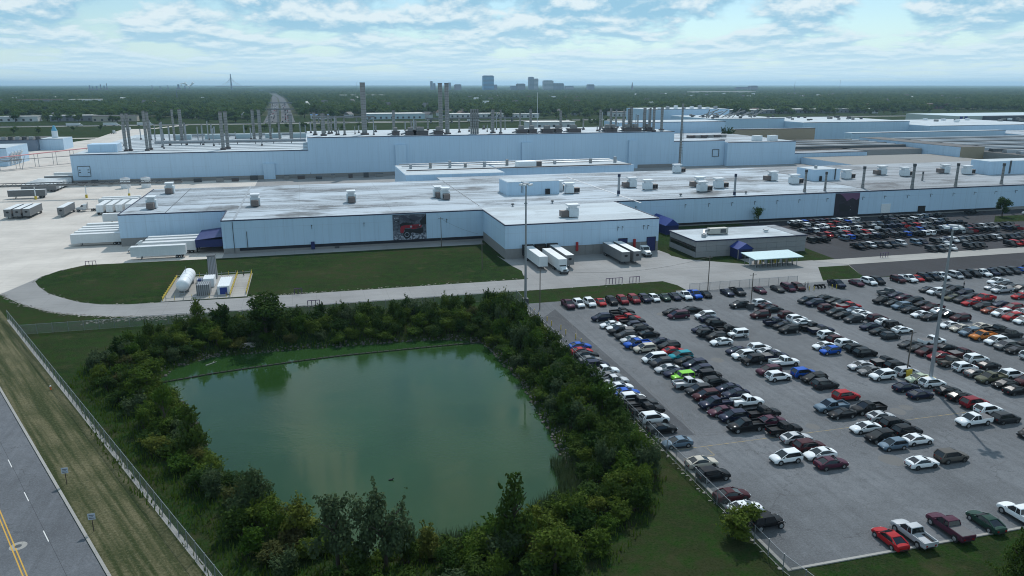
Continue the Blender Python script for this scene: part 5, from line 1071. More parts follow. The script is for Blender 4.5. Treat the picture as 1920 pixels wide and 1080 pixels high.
pp = MB().cyl((-.6, -7.7, .3), (-.6, -9.3, .3), .09).cyl((-.6, -9.3, .3), (-.6, -9.3, 1.6), .09).cyl((.7, -7.5, 1.4), (.7, -9, 1.4), .09).cyl((.7, -9, 0), (.7, -9, 1.8), .1).cyl((-1.2, -8.4, .6), (1.4, -8.4, .6), .09).cyl((0, 1, 3.9), (0, 1, 5.6), .05); pp.build('piping', GALV, tk, True)
for k, (nm, lab, x, y, sx, sy, h, m) in enumerate((('vaporiser', 'grey finned vaporiser box at the middle of the pad', -28.2, 206, 1.6, 2.0, 2.9, GALV), ('pump_house', 'white pump house behind the finned box', -27.8, 215, 1.4, 2.4, 2.4, WHITEM), ('pipe_rack', 'white ribbed container with a blue door on the pad', -23.2, 209, 1.5, 5.2, 2.3, WHITEM), ('control_box', 'blue low box behind the gas tank', -30.3, 219, 1.2, .8, 1.0, BLUE))):
    t = thing(nm, lab, 'equipment', (x, y, .14)); MB().box(-sx, sx, -sy, sy, .15, h).build('housing', m, t, True); MB().box(-sx * .9, sx * .9, -sy * .9, sy * .9, 0, .15).build('skid', DKGREY, t, True)
    n = 7 if k < 3 else 3
    for i in range(n): MB().box(-sx + .12 + i * (2 * sx - .3) / (n - 1), -sx + .24 + i * (2 * sx - .3) / (n - 1), -sy - .06, sy + .06, .2, h + .1).build('rib', DKGREY if k == 0 else WHITEM, t, True)
    if k == 2: MB().box(-.9, .9, -sy - .12, -sy - .065, .2, 2.0).build('door', BLUE, t, True)
t = thing('cooling_tower', 'narrow grey ribbed tower at the back of the pad', 'tower', (-27.8, 223.5, .14))
MB().loft([[(-1.2, -1.2, 0), (1.2, -1.2, 0), (1.2, 1.2, 0), (-1.2, 1.2, 0)], [(-1, -1, 6.4), (1, -1, 6.4), (1, 1, 6.4), (-1, 1, 6.4)]]).build('shell', GALV, t, True); MB().box(-1.1, 1.1, -1.1, 1.1, 6.42, 6.7).build('cap', DKGREY, t, True)
for k in range(6): MB().bar((-1.1 + k * .44, -1.22, .1), (-.95 + k * .38, -1.03, 6.3), .08).build('rib', DKGREY, t, True)
t = thing('guard_rail', 'yellow and grey guard rail round the gas pad', 'railing', (-37.5, 202, .14))
for a, b in (((-37.6, 201.6), (-37.6, 226)), ((-37.6, 226), (-18, 226)), ((-36.8, 201.5), (-22.4, 201.5)), ((-21.5, 201.6), (-21.5, 226)), ((-17.6, 203), (-17.6, 226))):
    n = max(2, round(math.dist(a, b) / 2))
    ye = a[0] == b[0]
    for k in range(n + 1): MB().cyl((a[0] + (b[0] - a[0]) * k / n, a[1] + (b[1] - a[1]) * k / n, .14), (a[0] + (b[0] - a[0]) * k / n, a[1] + (b[1] - a[1]) * k / n, 1.35), .07, None, 6).build('post', YEL if k % 2 or ye else GALV, t)
    MB().bar((*a, .8), (*b, .8), .14, .45 if ye else .1).build('rail', YEL if ye else GALV, t)
person(-19.6, 223, 0, 'person in dark clothes at the back of the gas pad', 'charcoal', 'black')

# ---------------------------------------------------------------- pipe bridges and far left plant
t = thing('pipe_bridge', 'long pipe bridge on yellow-footed posts across the yard', 'pipe bridge', (-140, 408, 0))
MB().bar((-260, 412, 6.4), (-60, 406, 6.4), 1.6, .5).build('deck', BASEW, t)
br = MB()
for k in range(50): br.bar((-260 + k * 4, 412 - k * .12 - .8, 6.6), (-258 + k * 4, 411.94 - k * .12 - .8, 7.9), .15).bar((-258 + k * 4, 411.94 - k * .12 - .8, 7.9), (-256 + k * 4, 411.88 - k * .12 - .8, 6.6), .15)
br.bar((-260, 411.2, 7.9), (-60, 405.2, 7.9), .3).build('truss', DKGREY, t)
for k in range(3): MB().cyl((-260, 411.6 + k * .5, 6.9), (-60, 405.6 + k * .5, 6.9), .18, None, 6).build('pipe', (BASEW, GALV, DKGREY)[k], t)
for x in (-192, -159, -126, -104, -85, -66):
    yy = 408.4 - .03 * (x + 140); p = MB().cyl((x, yy, 0), (x, yy, 6.4), .25, None, 8).build('post', WHITEM, t); MB().box(x - .45, x + .45, yy - .45, yy + .45, 0, 1.6).build('foot', YEL, p)
rq = random.Random(19)
for i, x in enumerate([-118, -112, -104, -97, -88, -80, -70, -60, -48, -40, -30, -12, -4, 6, 14, 24, 33, 41]):
    t = thing('yard_crate', ('rusty', 'dark grey', 'brown')[i % 3] + ' bin standing along the foot of the tall wall, %s from left' % nth(i + 1), 'bin', (x, 459 + rq.uniform(-3, 2), .03), 0, 'bins along the tall wall'); w = rq.uniform(2, 4.5); h = rq.uniform(1.2, 2.8)
    MB().box(-w / 2, w / 2, -1.2, 1.2, .1, h).build('body', (BROWN, DKGREY, BASEW)[i % 3], t, True); MB().box(-w / 2 - .1, w / 2 + .1, -1.3, 1.3, h + .003, h + .15).build('rim', DKGREY, t, True)
for i, x in enumerate((-93.5, -83.5)):
    t = thing('storage_tank', 'pale upright tank at the foot of the tall wall, %s one' % ('left', 'right')[i], 'tank', (x, 442, .03)); MB().cyl((0, 0, 0), (0, 0, 5.2), 2.4, None, 16).build('shell', WHITEM, t, True, True); MB().cyl((0, 0, 5.2), (0, 0, 5.7), 2.4, .4, 16).build('lid', GALV, t, True)
t = thing('pipe_bridge', 'pink-topped trestle pipe bridge behind the trailer yard', 'pipe bridge', (-160, 560, 0))
MB().bar((-190, 555, 8), (-126, 640, 10), 2.6, .4).build('deck', PINK, t); MB().bar((-190, 552, 6.3), (-126, 600, 6.3), 1.5, .3).build('deck', BASEW, t)
for k in range(9):
    a = Vector((-190, 555, 0)).lerp(Vector((-126, 640, 0)), k / 8)
    for s in (-1.1, 1.1): MB().cyl((a.x + s, a.y, 0), (a.x + s, a.y, 7.6 + k * .25), .16, None, 6).build('post', GALV, t)
t = thing('pipe_bridge', 'grey truss pipe bridge at the left edge of the yard', 'pipe bridge', (-190, 480, 0))
MB().bar((-230, 470, 6), (-178, 560, 6), 1.6, .3).bar((-230, 470, 8), (-178, 560, 8), 1.6, .3).build('deck', BASEW, t)
for k in range(13):
    a = Vector((-230, 470, 0)).lerp(Vector((-178, 560, 0)), k / 12); MB().bar((a.x, a.y, 0 if k % 3 == 0 else 6), (a.x + 1.5, a.y + 2.5, 8), .25).build('brace', GALV, t)
t = block('white boxy plant house with four wall ducts at the left edge', [(-260, -193, 583, 625, 12, SIDING, ROOFC)], 'plant_house', 'building')
for k in range(4):
    y = 588 + k * 6; MB().bar((-192.6, y, 1), (-192.6, y, 7), 1.4, 1.4).bar((-192.6, y, 6.6), (-190, y - 3, 9), 1.2, 1.2).build('wall_duct', WHITEM, t)
t = block('low dark-walled utility building beside the blue-topped tank', [(-260, -214, 715, 760, 9, plain('slate_blue', (.16, .2, .26), .6), DR), (-213.9, -196, 722, 750, 9, SIDING, ROOFC)], 'utility_building', 'building')
for k in range(8): MB().box(-250 + k * 5, -247 + k * 5, 718, 721, 9.1, 11.5).build('roof_fan', DKGREY if k % 2 else GALV, t)
t = thing('water_tank', 'white upright tank with a blue conical top', 'tank', (-205, 735, 0)); MB().cyl((0, 0, 0), (0, 0, 15), 2.5, 2.3, 16).build('shell', WHITEM, t, True, True); MB().cyl((0, 0, 15), (0, 0, 19.5), 2.3, .6, 16).build('cone', plain('sky_blue', (.12, .35, .50), .5), t, True, True); MB().cyl((0, 0, 0), (0, 0, .6), 4, None, 16).build('plinth', BASEW, t, True)

# ---------------------------------------------------------------- vegetation
def crown(name, seed, n, leaf, shape, mat):
    """unit plant: 1 wide, 1 tall; leaf cards spread through overlapping lobes"""
    g = np.random.default_rng(seed)
    lobes = []
    if shape == 'bush':
        for _ in range(9): a = g.uniform(0, 6.28); r = g.uniform(0, .30); lobes.append((r * math.cos(a), r * math.sin(a), g.uniform(.22, .68), g.uniform(.16, .27), g.uniform(.16, .26)))
    elif shape == 'round':
        for _ in range(16): a = g.uniform(0, 6.28); r = .33 * math.sqrt(g.uniform()); z = g.uniform(.32, .84); k = 1 - abs(z - .55) * .9; lobes.append((r * k * math.cos(a), r * k * math.sin(a), z, g.uniform(.13, .22), g.uniform(.10, .17)))
    elif shape == 'cone':
        for k in range(18): z = .12 + .8 * k / 17; r = .36 * (1 - z) + .03; a = g.uniform(0, 6.28); lobes.append((r * .7 * math.cos(a), r * .7 * math.sin(a), z, .05 + .30 * (1 - z) ** .8, g.uniform(.07, .12)))
    elif shape == 'willow':
        for _ in range(18): a = g.uniform(0, 6.28); r = g.uniform(.05, .36); z = g.uniform(.35, .86) - r * .25; lobes.append((r * math.cos(a), r * math.sin(a), z, g.uniform(.09, .16), g.uniform(.13, .24)))
    lobes = np.array(lobes)
    w = lobes[:, 3] ** 2 * lobes[:, 4]; idx = g.choice(len(lobes), n, p=w / w.sum())
    d = g.normal(size=(n, 3)); d /= np.linalg.norm(d, axis=1)[:, None]
    rad = g.uniform(size=n) ** .35; L = lobes[idx]
    P = np.stack([L[:, 0] + d[:, 0] * rad * L[:, 3], L[:, 1] + d[:, 1] * rad * L[:, 3], L[:, 2] + d[:, 2] * rad * L[:, 4]], 1)
    ns = n // 7                                  # loose shoots that break the outline
    so = lobes[g.integers(0, len(lobes), 26)]; sd = g.normal(size=(26, 3)); sd[:, 2] = np.abs(sd[:, 2]) + .5; sd /= np.linalg.norm(sd, axis=1)[:, None]
    k = g.integers(0, 26, ns); tt = g.uniform(.6, 1.75, ns)[:, None]
    P[:ns] = so[k, :3] + sd[k] * np.stack([so[k, 3], so[k, 3], so[k, 4]], 1) * tt + g.normal(size=(ns, 3)) * .012
    P[:, 2] = np.clip(P[:, 2], .02, 1.12)
    nrm = d + g.normal(size=(n, 3)) * .55 + np.array([0, 0, .45]); nrm /= np.linalg.norm(nrm, axis=1)[:, None]
    t1 = np.cross(nrm, g.normal(size=(n, 3))); t1 /= np.linalg.norm(t1, axis=1)[:, None]; t2 = np.cross(nrm, t1)
    s = (leaf * g.uniform(.55, 1.25, n))[:, None]; q = g.uniform(.45, .9, n)[:, None]
    V = np.stack([P - t1 * s, P - t2 * s * q + nrm * s * .15, P + t1 * s, P + t2 * s * q - nrm * s * .1], 1).reshape(-1, 3)
    return npmesh(name, V, np.arange(n * 4).reshape(-1, 4), mat)
def stem_mesh(multi, top=.6, seed=1):
    rr = random.Random(seed); mb = MB()
    if multi:
        for k in range(5): a = rr.random() * 6.28; mb.cyl((.04 * math.cos(a), .04 * math.sin(a), -.05), (.22 * math.cos(a), .22 * math.sin(a), .5), .018, .006, 5)
    else:
        mb.cyl((0, 0, -.05), (.01, 0, .32), .036, .026, 7); mb.cyl((.01, 0, .32), (0, .01, top), .026, .012, 6)
        for k in range(6): a = k * 1.05 + rr.random(); z = .28 + .06 * k; mb.cyl((0, 0, z), (.25 * math.cos(a), .25 * math.sin(a), z + .2), .013, .005, 5)
    return mb.mesh('stem' if multi else 'trunk')
BUSH = [crown('foliage', 10 + i, 2600, .036, 'bush', [L1, L2, L1, L3, L2, L1, L4, L5][i]) for i in range(8)]
BNAME = ['dark green', 'green', 'dark green', 'grey-green', 'green', 'dark green', 'yellow-green', 'brownish']
ROUND = [crown('crown', 40 + i, 3200, .030, 'round', [L1, L2, L1][i]) for i in range(3)]
CONE = [crown('crown', 60 + i, 3000, .030, 'cone', L1) for i in range(2)]
WILL = [crown('crown', 80 + i, 3200, .026, 'willow', [L3, L3][i]) for i in range(2)]
YELC = crown('crown', 90, 2200, .032, 'round', L4); LIGHT = crown('crown', 91, 1300, .032, 'round', L2)
STEM = stem_mesh(True); TRUNK = stem_mesh(False)
def plant_obj(kind, mesh, x, y, w, h, label, rz=0, group=None, z=0.):
    shrub = kind == 'shrub'
    t = thing(kind, label, 'shrub' if shrub else 'tree', (x, y, z), rz, group); t.scale = (w, w, h)
    link('foliage' if shrub else 'crown', mesh, None, t); link('stem' if shrub else 'trunk', STEM if shrub else TRUNK, BARK, t)
    return t
TREES = [(-25.2, 171, 8.2, 4.5, ROUND[1], 'slim pointed young tree on the far bank nearest the gas pad'), (-20.9, 171.4, 6.6, 6.5, ROUND[0], 'round tree on the far bank between the slim tree and the big dark one'),
    (-11.1, 166, 10.0, 11.5, ROUND[2], 'largest dark tree on the far bank right of the gas pad'), (-21, 163.5, 4.0, 3.6, YELC, 'small yellow-leaved tree at the far left corner of the pond'), (-29.5, 136, 7.0, 8, ROUND[1], 'bright green round tree on the left bank above the water'),
    (-24.6, 122, 7.6, 4.6, LIGHT, 'thin pale green tree leaning over the water on the left bank'), (-19.2, 111.5, 8.2, 6.0, CONE[0], 'dark pointed tree at the water on the left bank'), (-9.1, 92, 7.2, 6.5, WILL[0], 'grey-green willow at the near left corner of the pond'),
    (-4.2, 85.5, 5.6, 5.2, YELC, 'yellow-green tree on the near bank beside the willows'), (0.3, 77.5, 9.6, 8.0, WILL[1], 'left one of two grey willows on the near bank'), (5.6, 76.5, 9.6, 8.0, WILL[0], 'right one of two grey willows on the near bank'),
    (20.5, 76.2, 10.0, 6.4, CONE[1], 'tall dark pointed tree on the near bank by the water'), (23.8, 70.5, 6.4, 7.5, ROUND[1], 'round green tree at the near right corner of the pond'), (47.6, 71.2, 4.6, 6.2, ROUND[1], 'bushy tree overhanging the near end of the lot fence'),
    (49.5, 57.2, 4.0, 4.0, CONE[0], 'dark tree top at the bottom edge below the lot kerb'), (73.2, 56.0, 7.0, 5.5, CONE[1], 'dark tree at the bottom right corner of the picture'),
    (169.8, 261.5, 6.8, 5.6, LIGHT, 'small tree against the wall behind the office'), (277, 250.5, 8.4, 7.2, ROUND[2], 'round dark tree on the grass by the right wing wall'), (322, 548, 21, 15, ROUND[0], 'dark tree between the white and tan factory blocks')]
for i, (x, y, h, w, me, lab) in enumerate(TREES): plant_obj('broadleaf_tree', me, x, y, w, h, lab, i * 1.3)
OUT = [(-42.5, 146.4), (-43, 155), (-40, 167), (-34.8, 172), (-26.5, 174), (-14.4, 175), (13.2, 175.5), (40, 174.5), (45.6, 171), (46.6, 162.6), (46.6, 146.8), (46.4, 127.4), (46.6, 109.5), (45, 98), (43, 87.8), (39.2, 81.6), (35.5, 78), (30, 72.5), (24, 68.5), (4, 69), (-8, 73), (-11.5, 80), (-15.2, 88), (-19.4, 96.6), (-24.8, 105.2), (-34, 125.5), (-37.8, 135.2)]
rb = random.Random(12); got = []
tries = 0
while tries < 9000 and len(got) < 285:
    tries += 1
    x = rb.uniform(-44, 47); y = rb.uniform(67, 176)
    if not inside(OUT, x, y) or inside(POND, x, y): continue
    d = dist_poly(POND, x, y)
    if d < 1.2 or x * NX + y * NY < 23.25 + 5.2: continue
    far = y > 158
    r = 2.35 if d < 6 else 2.7
    if any((x - a) ** 2 + (y - b) ** 2 < r * r for a, b, *_ in got): continue
    if any(math.hypot(x - t[0], y - t[1]) < 1.6 for t in TREES): continue
    if -4 < x < 20 and y < 80 and rb.random() < .35: continue
    z = WZ * max(0, 1 - d / 5) ** 1.2
    h = rb.uniform(2.6, 4.6) + (1.2 if x > 37 and d > 3 else 0) + (.8 if far and d > 4 else 0); w = rb.uniform(3.6, 5.6)
    if d < 3: h *= .72
    got.append((x, y, z, w, h, d))
def zone(x, y): return 'far' if y > 158 else 'right' if x > 33 else 'near' if y < 90 else 'left'
cnt = {}
for zn in ('far', 'right', 'left', 'near'):
    sel = [s for s in got if zone(s[0], s[1]) == zn]
    sel.sort(key=lambda s: s[0] if zn in ('far', 'near') else s[1])
    for i, (x, y, z, w, h, d) in enumerate(sel):
        v = rb.choices(range(8), (5, 5, 5, 2, 5, 5, .3, .5))[0]
        if zn in ('left', 'near') and rb.random() < .45: v = rb.choice((1, 3, 4, 6, 7, 1, 4, 1))
        frm = 'left' if zn in ('far', 'near') else 'the near end'
        plant_obj('shrub', BUSH[v], x, y, w, h, '%s shrub, %s from %s on the %s bank of the pond' % (BNAME[v], nth(i + 1), frm, zn), rb.random() * 6.28, 'shrubs round the pond', z - .1)
# reeds, bank stones, tall weeds: uncountable
def blades(name, label, pts, h, w, mat, seed):
    g = np.random.default_rng(seed); P = np.array(pts); n = len(P)
    a = g.uniform(0, 6.28, n); dx = np.cos(a) * w; dy = np.sin(a) * w; hh = h * g.uniform(.6, 1.2, n); lx = g.normal(0, .18, n) * hh; ly = g.normal(0, .18, n) * hh
    V = np.stack([np.stack([P[:, 0] - dx, P[:, 1] - dy, P[:, 2]], 1), np.stack([P[:, 0] + dx, P[:, 1] + dy, P[:, 2]], 1), np.stack([P[:, 0] + lx + dx * .2, P[:, 1] + ly + dy * .2, P[:, 2] + hh], 1), np.stack([P[:, 0] + lx - dx * .2, P[:, 1] + ly - dy * .2, P[:, 2] + hh], 1)], 1).reshape(-1, 3)
    return tag(link(name, npmesh(name, V, np.arange(n * 4).reshape(-1, 4), mat)), label, 'reeds' if 'reed' in name else 'weeds', kind='stuff')
pts = []
while len(pts) < 5200:
    x = rb.uniform(6, 36); y = rb.uniform(78, 99); d = dist_poly(POND, x, y)
    if d < 2.2 and (y < 90 or x > 31): pts.append((x, y, WZ - .1))
blades('reeds', 'blue-green reeds standing along the near right shore', pts, 1.7, .05, L3, 3)
pts = []
while len(pts) < 16000:
    x = rb.uniform(-46, 49); y = rb.uniform(66, 177)
    if inside(POND, x, y): continue
    if inside(OUT, x, y) or (dist_poly(OUT, x, y) < 2.5 and rb.random() < .5 and x < 46): d = dist_poly(POND, x, y); pts.append((x, y, WZ * max(0, 1 - d / 5) ** 1.2 - .05))
blades('weeds', 'tall weeds filling the banks between the shrubs', pts, .9, .10, L2, 5)
mb = MB()
for k in range(1500):
    i = rb.randrange(len(POND)); t = rb.random(); a, b = POND[i], POND[(i + 1) % len(POND)]
    if (a[1] < 84 or (a[0] < 0 and a[1] < 125)) and rb.random() < .7: continue
    x = a[0] + (b[0] - a[0]) * t; y = a[1] + (b[1] - a[1]) * t; nx, ny = (b[1] - a[1]), -(b[0] - a[0]); ln = math.hypot(nx, ny); o = rb.uniform(-.3, 1.9)
    s = 1 if not inside(POND, x + nx / ln, y + ny / ln) else -1
    x += s * nx / ln * o; y += s * ny / ln * o; r = rb.uniform(.12, .36); z = WZ + max(0, o) * .36
    ps = [(x + r * rb.uniform(.7, 1.2) * math.cos(q), y + r * rb.uniform(.7, 1.2) * math.sin(q)) for q in [2 * PI * j / 6 for j in range(6)]]
    b0 = len(mb.v); mb.v += [(p[0], p[1], z - .2) for p in ps] + [(x + (p[0] - x) * .8, y + (p[1] - y) * .8, z + r * .5) for p in ps] + [(x, y, z + r * .7)]
    mb.f += [(b0 + j, b0 + (j + 1) % 6, b0 + 6 + (j + 1) % 6, b0 + 6 + j) for j in range(6)] + [(b0 + 6 + j, b0 + 6 + (j + 1) % 6, b0 + 12) for j in range(6)]
tag(mb.build('bank_stones', ROCK), 'grey riprap stones lining the pond edge', 'stones', kind='stuff')
bm = MB(); BP = [(-30.8, 148.1), (-20.6, 150.9), (-12.7, 152.4), (-4.4, 153.8), (4.2, 154.8), (13.1, 155.2), (22.3, 155.5), (30.6, 155.7), (34.6, 155.5)]
for a, b in zip(BP, BP[1:]):
    n = max(1, round(math.dist(a, b) / 1.25))
    for k in range(n):
        p = Vector((*a, WZ + .06)).lerp(Vector((*b, WZ + .06)), k / n); q = Vector((*a, WZ + .06)).lerp(Vector((*b, WZ + .06)), (k + .8) / n); bm.cyl(p, q, .22, None, 7)
    bm.cyl((*a, WZ + .08), (*b, WZ + .08), .05, None, 5)
tag(bm.build('floating_boom', plain('boom_black', (.02, .022, .018), .7)), 'black floating boom strung across the far end of the pond', 'boom')
t = thing('drain_outfall', 'concrete drain pipe mouth in the far bank of the pond', 'drain', (-14.8, 163.2, WZ)); MB().box(-1.6, 1.6, -.2, .5, -.3, 1.7).build('headwall', KERB, t, True); MB().cyl((0, -.21, .8), (0, -.24, .8), .5, None, 14).build('pipe_mouth', RUBBER, t, True)
dk = MB().loft([[(-.35, -.02, 0), (-.35, .02, 0), (-.35, .02, .1), (-.35, -.02, .1)], [(-.1, -.14, -.03), (-.1, .14, -.03), (-.1, .1, .16), (-.1, -.1, .16)], [(.2, -.1, -.02), (.2, .1, -.02), (.2, .07, .14), (.2, -.07, .14)], [(.3, -.05, .1), (.3, .05, .1), (.32, .04, .34), (.32, -.04, .34)], [(.42, -.03, .24), (.42, .03, .24), (.42, .02, .32), (.42, -.02, .32)]])
tag(dk.build('duck', RUBBER), 'dark duck swimming alone in the middle of the pond', 'bird').location = (8.6, 100, WZ)
t = thing('drifting_log', 'pale drifting branch at the far left of the pond', 'log', (-21.5, 156.8, WZ + .05), .6); MB().cyl((-1.3, 0, 0), (1.1, .1, .1), .13, .07, 7).build('trunk', KERB, t, True); MB().cyl((.2, 0, .05), (.9, .6, .25), .06, .03, 5).build('twig', KERB, t, True)

# ---------------------------------------------------------------- beyond the plant
sheet('freeway', [(-900, 1124), (2600, 1124), (2600, 1150), (-900, 1150)], .05, KERB)
struct('freeway_barrier', MB().box(-900, 2600, 1136.6, 1137.2, .05, .95), CONC2)
sheet('highway', [(-57, 1165), (-13, 1165), (-30, 1860), (-42, 2270), (-72, 3240), (-152, 4700), (-188, 4690), (-118, 3250), (-84, 2220), (-70, 1790)], .06, DARK)
sheet('highway_median', [(-37, 1190), (-33, 1190), (-50, 1860), (-62, 2270), (-94, 3240), (-168, 4690), (-172, 4690), (-98, 3240), (-66, 2270), (-54, 1860)], .075, WEEDS)
sheet('ramp', [(-8, 1150.1), (10, 1180), (60, 1170), (150, 1160), (150, 1150.1)], .055, KERB)
sheet('frontage_road', [(-188, 1040), (-178, 1040), (-150, 1124), (-162, 1124)], .05, CONC)
FLM = [crown('crown', 120 + i, 620, .062, 'round', LF) for i in range(3)]
FT = random.Random(9); far_src = []
def in_road(x, y):
    c = np.interp(y, [1100, 1860, 2270, 3240, 4700, 6000], [-35, -50, -63, -95, -170, -300]); return abs(x - c) < np.interp(y, [1100, 2300, 5000], [34, 32, 28])
spots = []
while len(spots) < 230:
    x = FT.uniform(-560, 1650); y = FT.uniform(1215, 1390) + 40 * math.sin(x * .011)
    if in_road(x, y): continue
    if any(abs(x - a) < 9 and abs(y - b) < 9 for a, b in spots): continue
    spots.append((x, y))
spots.sort(key=lambda p: p[0] / p[1])
spots2 = [(FT.uniform(-70, 80), FT.uniform(955, 1010)) for _ in range(22)] + [(FT.uniform(330, 640), FT.uniform(1000, 1060)) for _ in range(34)] + [(-308, 961), (-288, 975), (-262, 1010), (-330, 1040), (-235, 1020)]
for i, (x, y) in enumerate(spots):
    h = FT.uniform(9, 18); o = plant_obj('broadleaf_tree', FLM[i % 3], x, y, FT.uniform(11, 22), h, 'broadleaf tree along the front edge of the far wood, %s from left' % nth(i + 1), FT.random() * 6, 'trees along the front of the far wood')
    if len(far_src) < 3: far_src.append(o.children[0])
spots2.sort(key=lambda p: p[0] / p[1])
for i, (x, y) in enumerate(spots2): plant_obj('broadleaf_tree', FLM[i % 3], x, y, FT.uniform(6, 10), FT.uniform(5, 9), 'low tree on the grass before the freeway, %s from left' % nth(i + 1), FT.random() * 6, 'low trees before the freeway')
def scatter(name, label, pts, src, smin, smax):
    me = bpy.data.meshes.new(name); me.from_pydata([tuple(p) for p in pts], [], []); o = link(name, me); tag(o, label, 'trees', kind='stuff')
    ng = bpy.data.node_groups.new(name, 'GeometryNodeTree')
    ng.interface.new_socket('Geometry', in_out='INPUT', socket_type='NodeSocketGeometry'); ng.interface.new_socket('Geometry', in_out='OUTPUT', socket_type='NodeSocketGeometry')
    n = ng.nodes; gi = n.new('NodeGroupInput'); go = n.new('NodeGroupOutput'); ip = n.new('GeometryNodeInstanceOnPoints'); oi = n.new('GeometryNodeObjectInfo'); oi.inputs['Object'].default_value = src; oi.transform_space = 'ORIGINAL'
    rv = n.new('FunctionNodeRandomValue'); rv.data_type = 'FLOAT_VECTOR'; rv.inputs[0].default_value = (0, 0, 0); rv.inputs[1].default_value = (0, 0, 6.28)
    sv = n.new('FunctionNodeRandomValue'); sv.data_type = 'FLOAT_VECTOR'; sv.inputs[0].default_value = smin; sv.inputs[1].default_value = smax; sv.inputs['Seed'].default_value = 5
    l = ng.links; l.new(gi.outputs[0], ip.inputs['Points']); l.new(oi.outputs['Geometry'], ip.inputs['Instance']); l.new(rv.outputs[0], ip.inputs['Rotation']); l.new(sv.outputs[0], ip.inputs['Scale']); l.new(ip.outputs[0], go.inputs[0])
    o.modifiers.new('scatter', 'NODES').node_group = ng
    return o
g = np.random.default_rng(21)
def wood(N, r0, r1, edge):
    rr = np.sqrt(g.uniform(r0 ** 2, r1 ** 2, N)); th = g.uniform(R(-27), R(56), N); out = []
    X = rr * np.sin(th); Y = rr * np.cos(th)
    front = 1350 + 45 * np.sin(X * .011) + 40 * np.sin(X * .029 + 1) + 25 * np.sin(X * .071)
    clear = np.sin(X * .0131 + 1.3) * np.sin(Y * .0097 + .4) > .84
    for x, y, f, c in zip(X, Y, front, clear):
        if (not edge or (y > f and not c)) and not in_road(x, y): out.append((x, y, 0))
    return out
pts = wood(34000, 1290., 3400., True); pts2 = wood(60000, 3300., 9500., False)
for i in range(3):
    scatter('forest', 'dense green wood stretching from the freeway toward the horizon', pts[i::3], far_src[i], (14, 14, 10), (27, 27, 20))
    scatter('distant_forest', 'hazy blue-green wood in front of the horizon', pts2[i::3], far_src[i], (24, 24, 10), (50, 50, 18))
def canopy():
    rads = [9000.]
    while rads[-1] < 29000: rads.append(rads[-1] * 1.0035)
    az = np.arange(R(-32), R(60), R(.10)); nr, na = len(rads), len(az); Rr = np.array(rads)[:, None]; A = az[None, :]
    g = np.random.default_rng(4); Z = 8 + 9 * g.uniform(size=(nr, na)); Z[1::2] = 0.
    X = Rr * np.sin(A) * np.ones((nr, na)); Y = Rr * np.cos(A) * np.ones((nr, na))
    Z += 5 * np.clip(np.sin(X * .0011 + 2) * np.sin(Y * .0017), 0, 1)
    V = np.stack([X, Y, Z], 2).reshape(-1, 3); i = np.arange((nr - 1) * na).reshape(nr - 1, na)[:, :-1].ravel()
    F = np.stack([i, i + 1, i + 1 + na, i + na], 1)
    tag(link('forest_canopy', npmesh('forest_canopy', V, F[:, ::-1], LF)), 'unbroken blue tree canopy right at the horizon', 'trees', kind='stuff')
canopy()
# far buildings
WC = [plain('far_white', (.55, .57, .58), .7), plain('far_beige', (.42, .38, .32), .7), plain('far_grey', (.20, .21, .23), .7), plain('far_brick', (.18, .10, .09), .8), plain('far_pale_blue', (.40, .52, .58), .6), plain('far_teal', (.10, .22, .30), .5)]
RC = [plain('far_roof_white', (.62, .62, .60), .7), plain('far_roof_grey', (.16, .15, .15), .8), plain('far_roof_brown', (.14, .10, .08), .8), plain('far_roof_blue', (.05, .20, .50), .6)]
def shed(label, x0, x1, y, dep, z, w, r, name='commercial_building'):
    t = thing(name, label, 'building', (x0, y, 0)); MB().box(x0, x1, y, y + dep, 0, z).build('wall', WC[w], t); MB().box(x0 - .5, x1 + .5, y - .5, y + dep + .5, z + .01, z + .7).build('roof', RC[r], t)
    n = max(2, int((x1 - x0) / 9))
    for k in range(n): MB().box(x0 + 2 + k * (x1 - x0 - 3) / n, x0 + 5 + k * (x1 - x0 - 3) / n, y - .15, y - .01, 1, min(4, z - 1)).build('window', DKGREY, t)
for a in (('pale blue metal warehouse just beyond the freeway', 95, 185, 1232, 40, 8, 4, 0), ('house-sized white shed with a bright blue roof', 10, 45, 1275, 16, 6, 0, 3), ('long grey wholesale building left beyond the freeway', -362, -300, 1285, 22, 8, 2, 0), ('white storage shed at the far left of the freeway', -450, -380, 1292, 20, 7, 0, 0),
          ('half-demolished beige building with dark openings', -300, -240, 1262, 18, 8, 1, 1), ('white flat shop building behind the twin tall stacks', 230, 320, 1255, 25, 6, 0, 0), ('bright white trailer-like shed right of the pipe bundle', 330, 372, 1225, 12, 6, 0, 0), ('low white works beside the freeway left of the gantry', 505, 590, 1235, 25, 7, 0, 1), ('long grey strip building above the pale roofs', 760, 1080, 1290, 35, 7, 2, 0),
          ('brown roofed complex at the far right wood edge', 1180, 1420, 1440, 60, 11, 3, 2), ('grey flat building among trees at the far left', -650, -560, 2080, 40, 18, 2, 2), ('white flat building among trees at the far left', -550, -480, 2120, 40, 17, 0, 0), ('white roofed warehouse among trees right of the highway', 130, 290, 2900, 60, 15, 0, 0), ('pale long hall far behind the right wood', 1900, 2260, 3600, 60, 17, 1, 0), ('white hall just before the freeway', 270, 330, 930, 25, 7, 0, 0)): shed(*a)
